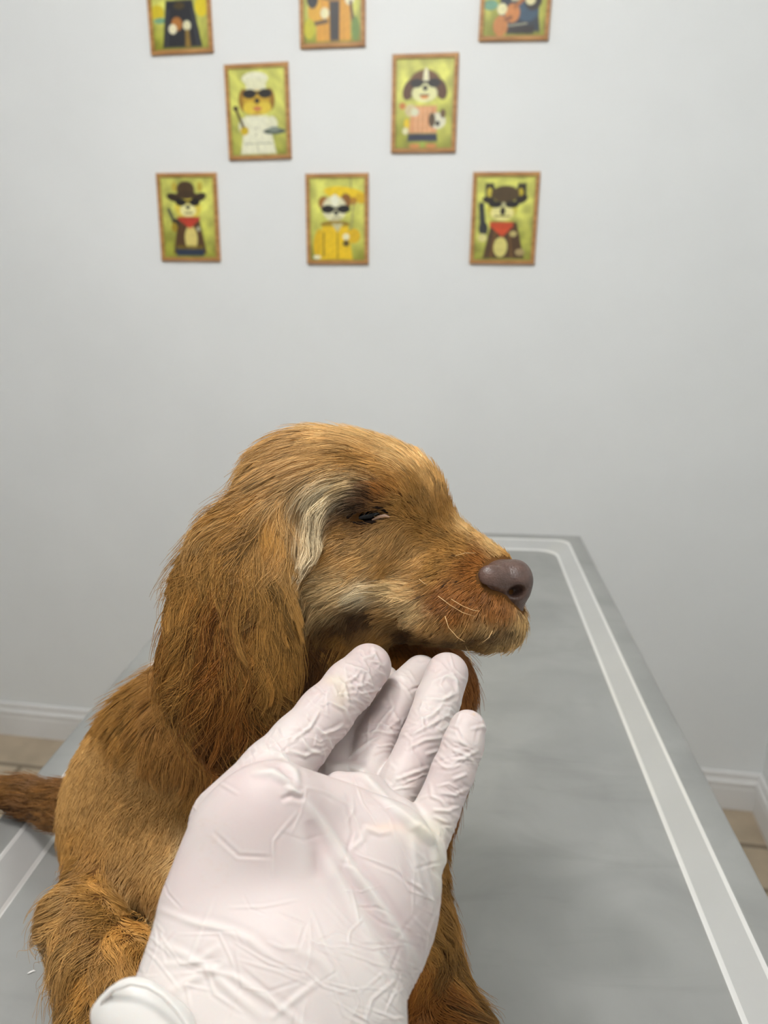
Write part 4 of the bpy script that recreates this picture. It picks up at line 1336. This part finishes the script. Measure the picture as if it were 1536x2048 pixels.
def framed(kind_label, corners, art, seed):
    q = [on_wall(*c) for c in corners]
    if len(q) == 4:                      # tl, tr, br, bl
        ctr = sum(q) / 4
        w = .5 * (np.linalg.norm(q[1] - q[0]) + np.linalg.norm(q[2] - q[3]))
        h = .5 * (np.linalg.norm(q[3] - q[0]) + np.linalg.norm(q[2] - q[1]))
        u = (q[1] - q[0]) / np.linalg.norm(q[1] - q[0]) + (q[2] - q[3]) / np.linalg.norm(q[2] - q[3])
        up = (q[0] - q[3]) / np.linalg.norm(q[0] - q[3]) + (q[1] - q[2]) / np.linalg.norm(q[1] - q[2])
        rot = .5 * math.atan2(u[1], u[0]) + .5 * math.atan2(-up[0], up[1])
    else:                                # only the lower edge is in the picture: bl, br
        d = q[1] - q[0]
        w = np.linalg.norm(d)
        h = 1.45 * w
        rot = math.atan2(d[1], d[0])
        ctr = (q[0] + q[1]) / 2 + np.array([-math.sin(rot), math.cos(rot)]) * h / 2
    root = empty('framed_print', kind_label, 'picture', (ctr[0], WALL_Y - 0.0005, ctr[1]), group='framed dog prints on the wall')
    root.rotation_euler = (0, -rot, 0)
    b, dp = 0.0085, 0.008
    ring = lambda x, z, y: [(-x, y, -z), (x, y, -z), (x, y, z), (-x, y, z)]
    W2, H2 = w / 2, h / 2
    V = ring(W2, H2, 0) + ring(W2, H2, -dp + .001) + ring(W2 - .001, H2 - .001, -dp) + ring(W2 - b, H2 - b, -dp) + ring(W2 - b - .0005, H2 - b - .0005, -.003) + ring(W2 - b - .0005, H2 - b - .0005, 0)
    Fc = []
    for k in range(5):
        for i in range(4):
            Fc.append((4 * k + i, 4 * k + (i + 1) % 4, 4 * k + 4 + (i + 1) % 4, 4 * k + 4 + i))
    Fc += [(20 + i, 20 + (i + 1) % 4, (i + 1) % 4, i) for i in range(4)]
    link_mesh('frame', V, Fc, m_wood, root)
    a = Art(seed)
    art(a)
    a.c = a.c * (1 + .16 * (a.blob(40)[..., None] - .5))
    X = (UU - .5) * 2 * (W2 - b)
    Z = (.5 - VV) * 2 * (H2 - b)
    V = np.stack([X, np.full_like(X, -.0045), Z], -1).reshape(-1, 3)
    ii = np.arange(NU * NV_).reshape(NV_, NU)
    Fc = np.stack([ii[:-1, :-1], ii[1:, :-1], ii[1:, 1:], ii[:-1, 1:]], -1).reshape(-1, 4)
    bk = [(-W2 + b, -.0008, -H2 + b), (W2 - b, -.0008, -H2 + b), (W2 - b, -.0008, H2 - b), (-W2 + b, -.0008, H2 - b)]
    n0 = len(V)
    V = np.concatenate([V, np.array(bk)])
    o = link_mesh('print', V, [tuple(f) for f in Fc] + [(n0, n0 + 1, n0 + 2, n0 + 3)], m_print, root)
    set_color(o.data, 'ink', np.concatenate([np.clip(a.c.reshape(-1, 3), 0, 1), np.ones((4, 3)) * .5]))
framed('framed print of a dog in a dark cloak, cut off at top left', [(305, 112), (428, 106)], art_cloak, 1)
framed('framed print of a dog in a dark strapped orange jacket, cut off at top', [(602, 99), (731, 94)], art_hiker, 2)
framed('framed print of a dog holding an orange guitar, cut off at top right', [(957, 84), (1096, 82)], art_guitar, 3)
framed('framed print of a golden dog in a white chef hat holding a pan', [(449, 130), (577, 126), (584, 317), (461, 322)], art_chef, 4)
framed('framed print of a brown and white dog in a peach shirt and navy shorts', [(786, 110), (918, 107), (911, 305), (783, 307)], art_guide, 5)
framed('framed print of a yellow faced dog in a wide brown cowboy hat', [(314, 347), (435, 346), (441, 522), (326, 523)], art_cowboy, 6)
framed('framed print of a white faced dog in a yellow raincoat under a yellow umbrella', [(612, 348), (738, 347), (737, 528), (616, 529)], art_rain, 7)
framed('framed print of a dark prick eared dog wearing an orange red neckerchief', [(947, 345), (1081, 344), (1068, 529), (939, 528)], art_shiba, 8)

# a scrap of white fluff on the table
zt = lambda px, py: (CAM_H + TABLE_Z - PAN_Z) / float(-(np.array([(px - CX) / F, (py - CY) / F, 1.0]) @ RC)[2])
m_fluff, nt, bs = new_mat('white_fluff')
bs.inputs['Base Color'].default_value = lin(232, 230, 226)
bs.inputs['Roughness'].default_value = 0.9
fp = [at(55, 1949, zt(55, 1949)), at(61, 1946, zt(61, 1946)), at(68, 1943, zt(68, 1943)), at(71, 1944, zt(71, 1944))]
fl = tube('fluff', [p + np.array([0, 0, .0007]) for p in fp], [.0003, .0006, .0005, .0002], m_fluff, None, 8)
tag(fl, 'tiny scrap of white fluff on the table left of the hind leg of the dog', 'fluff')
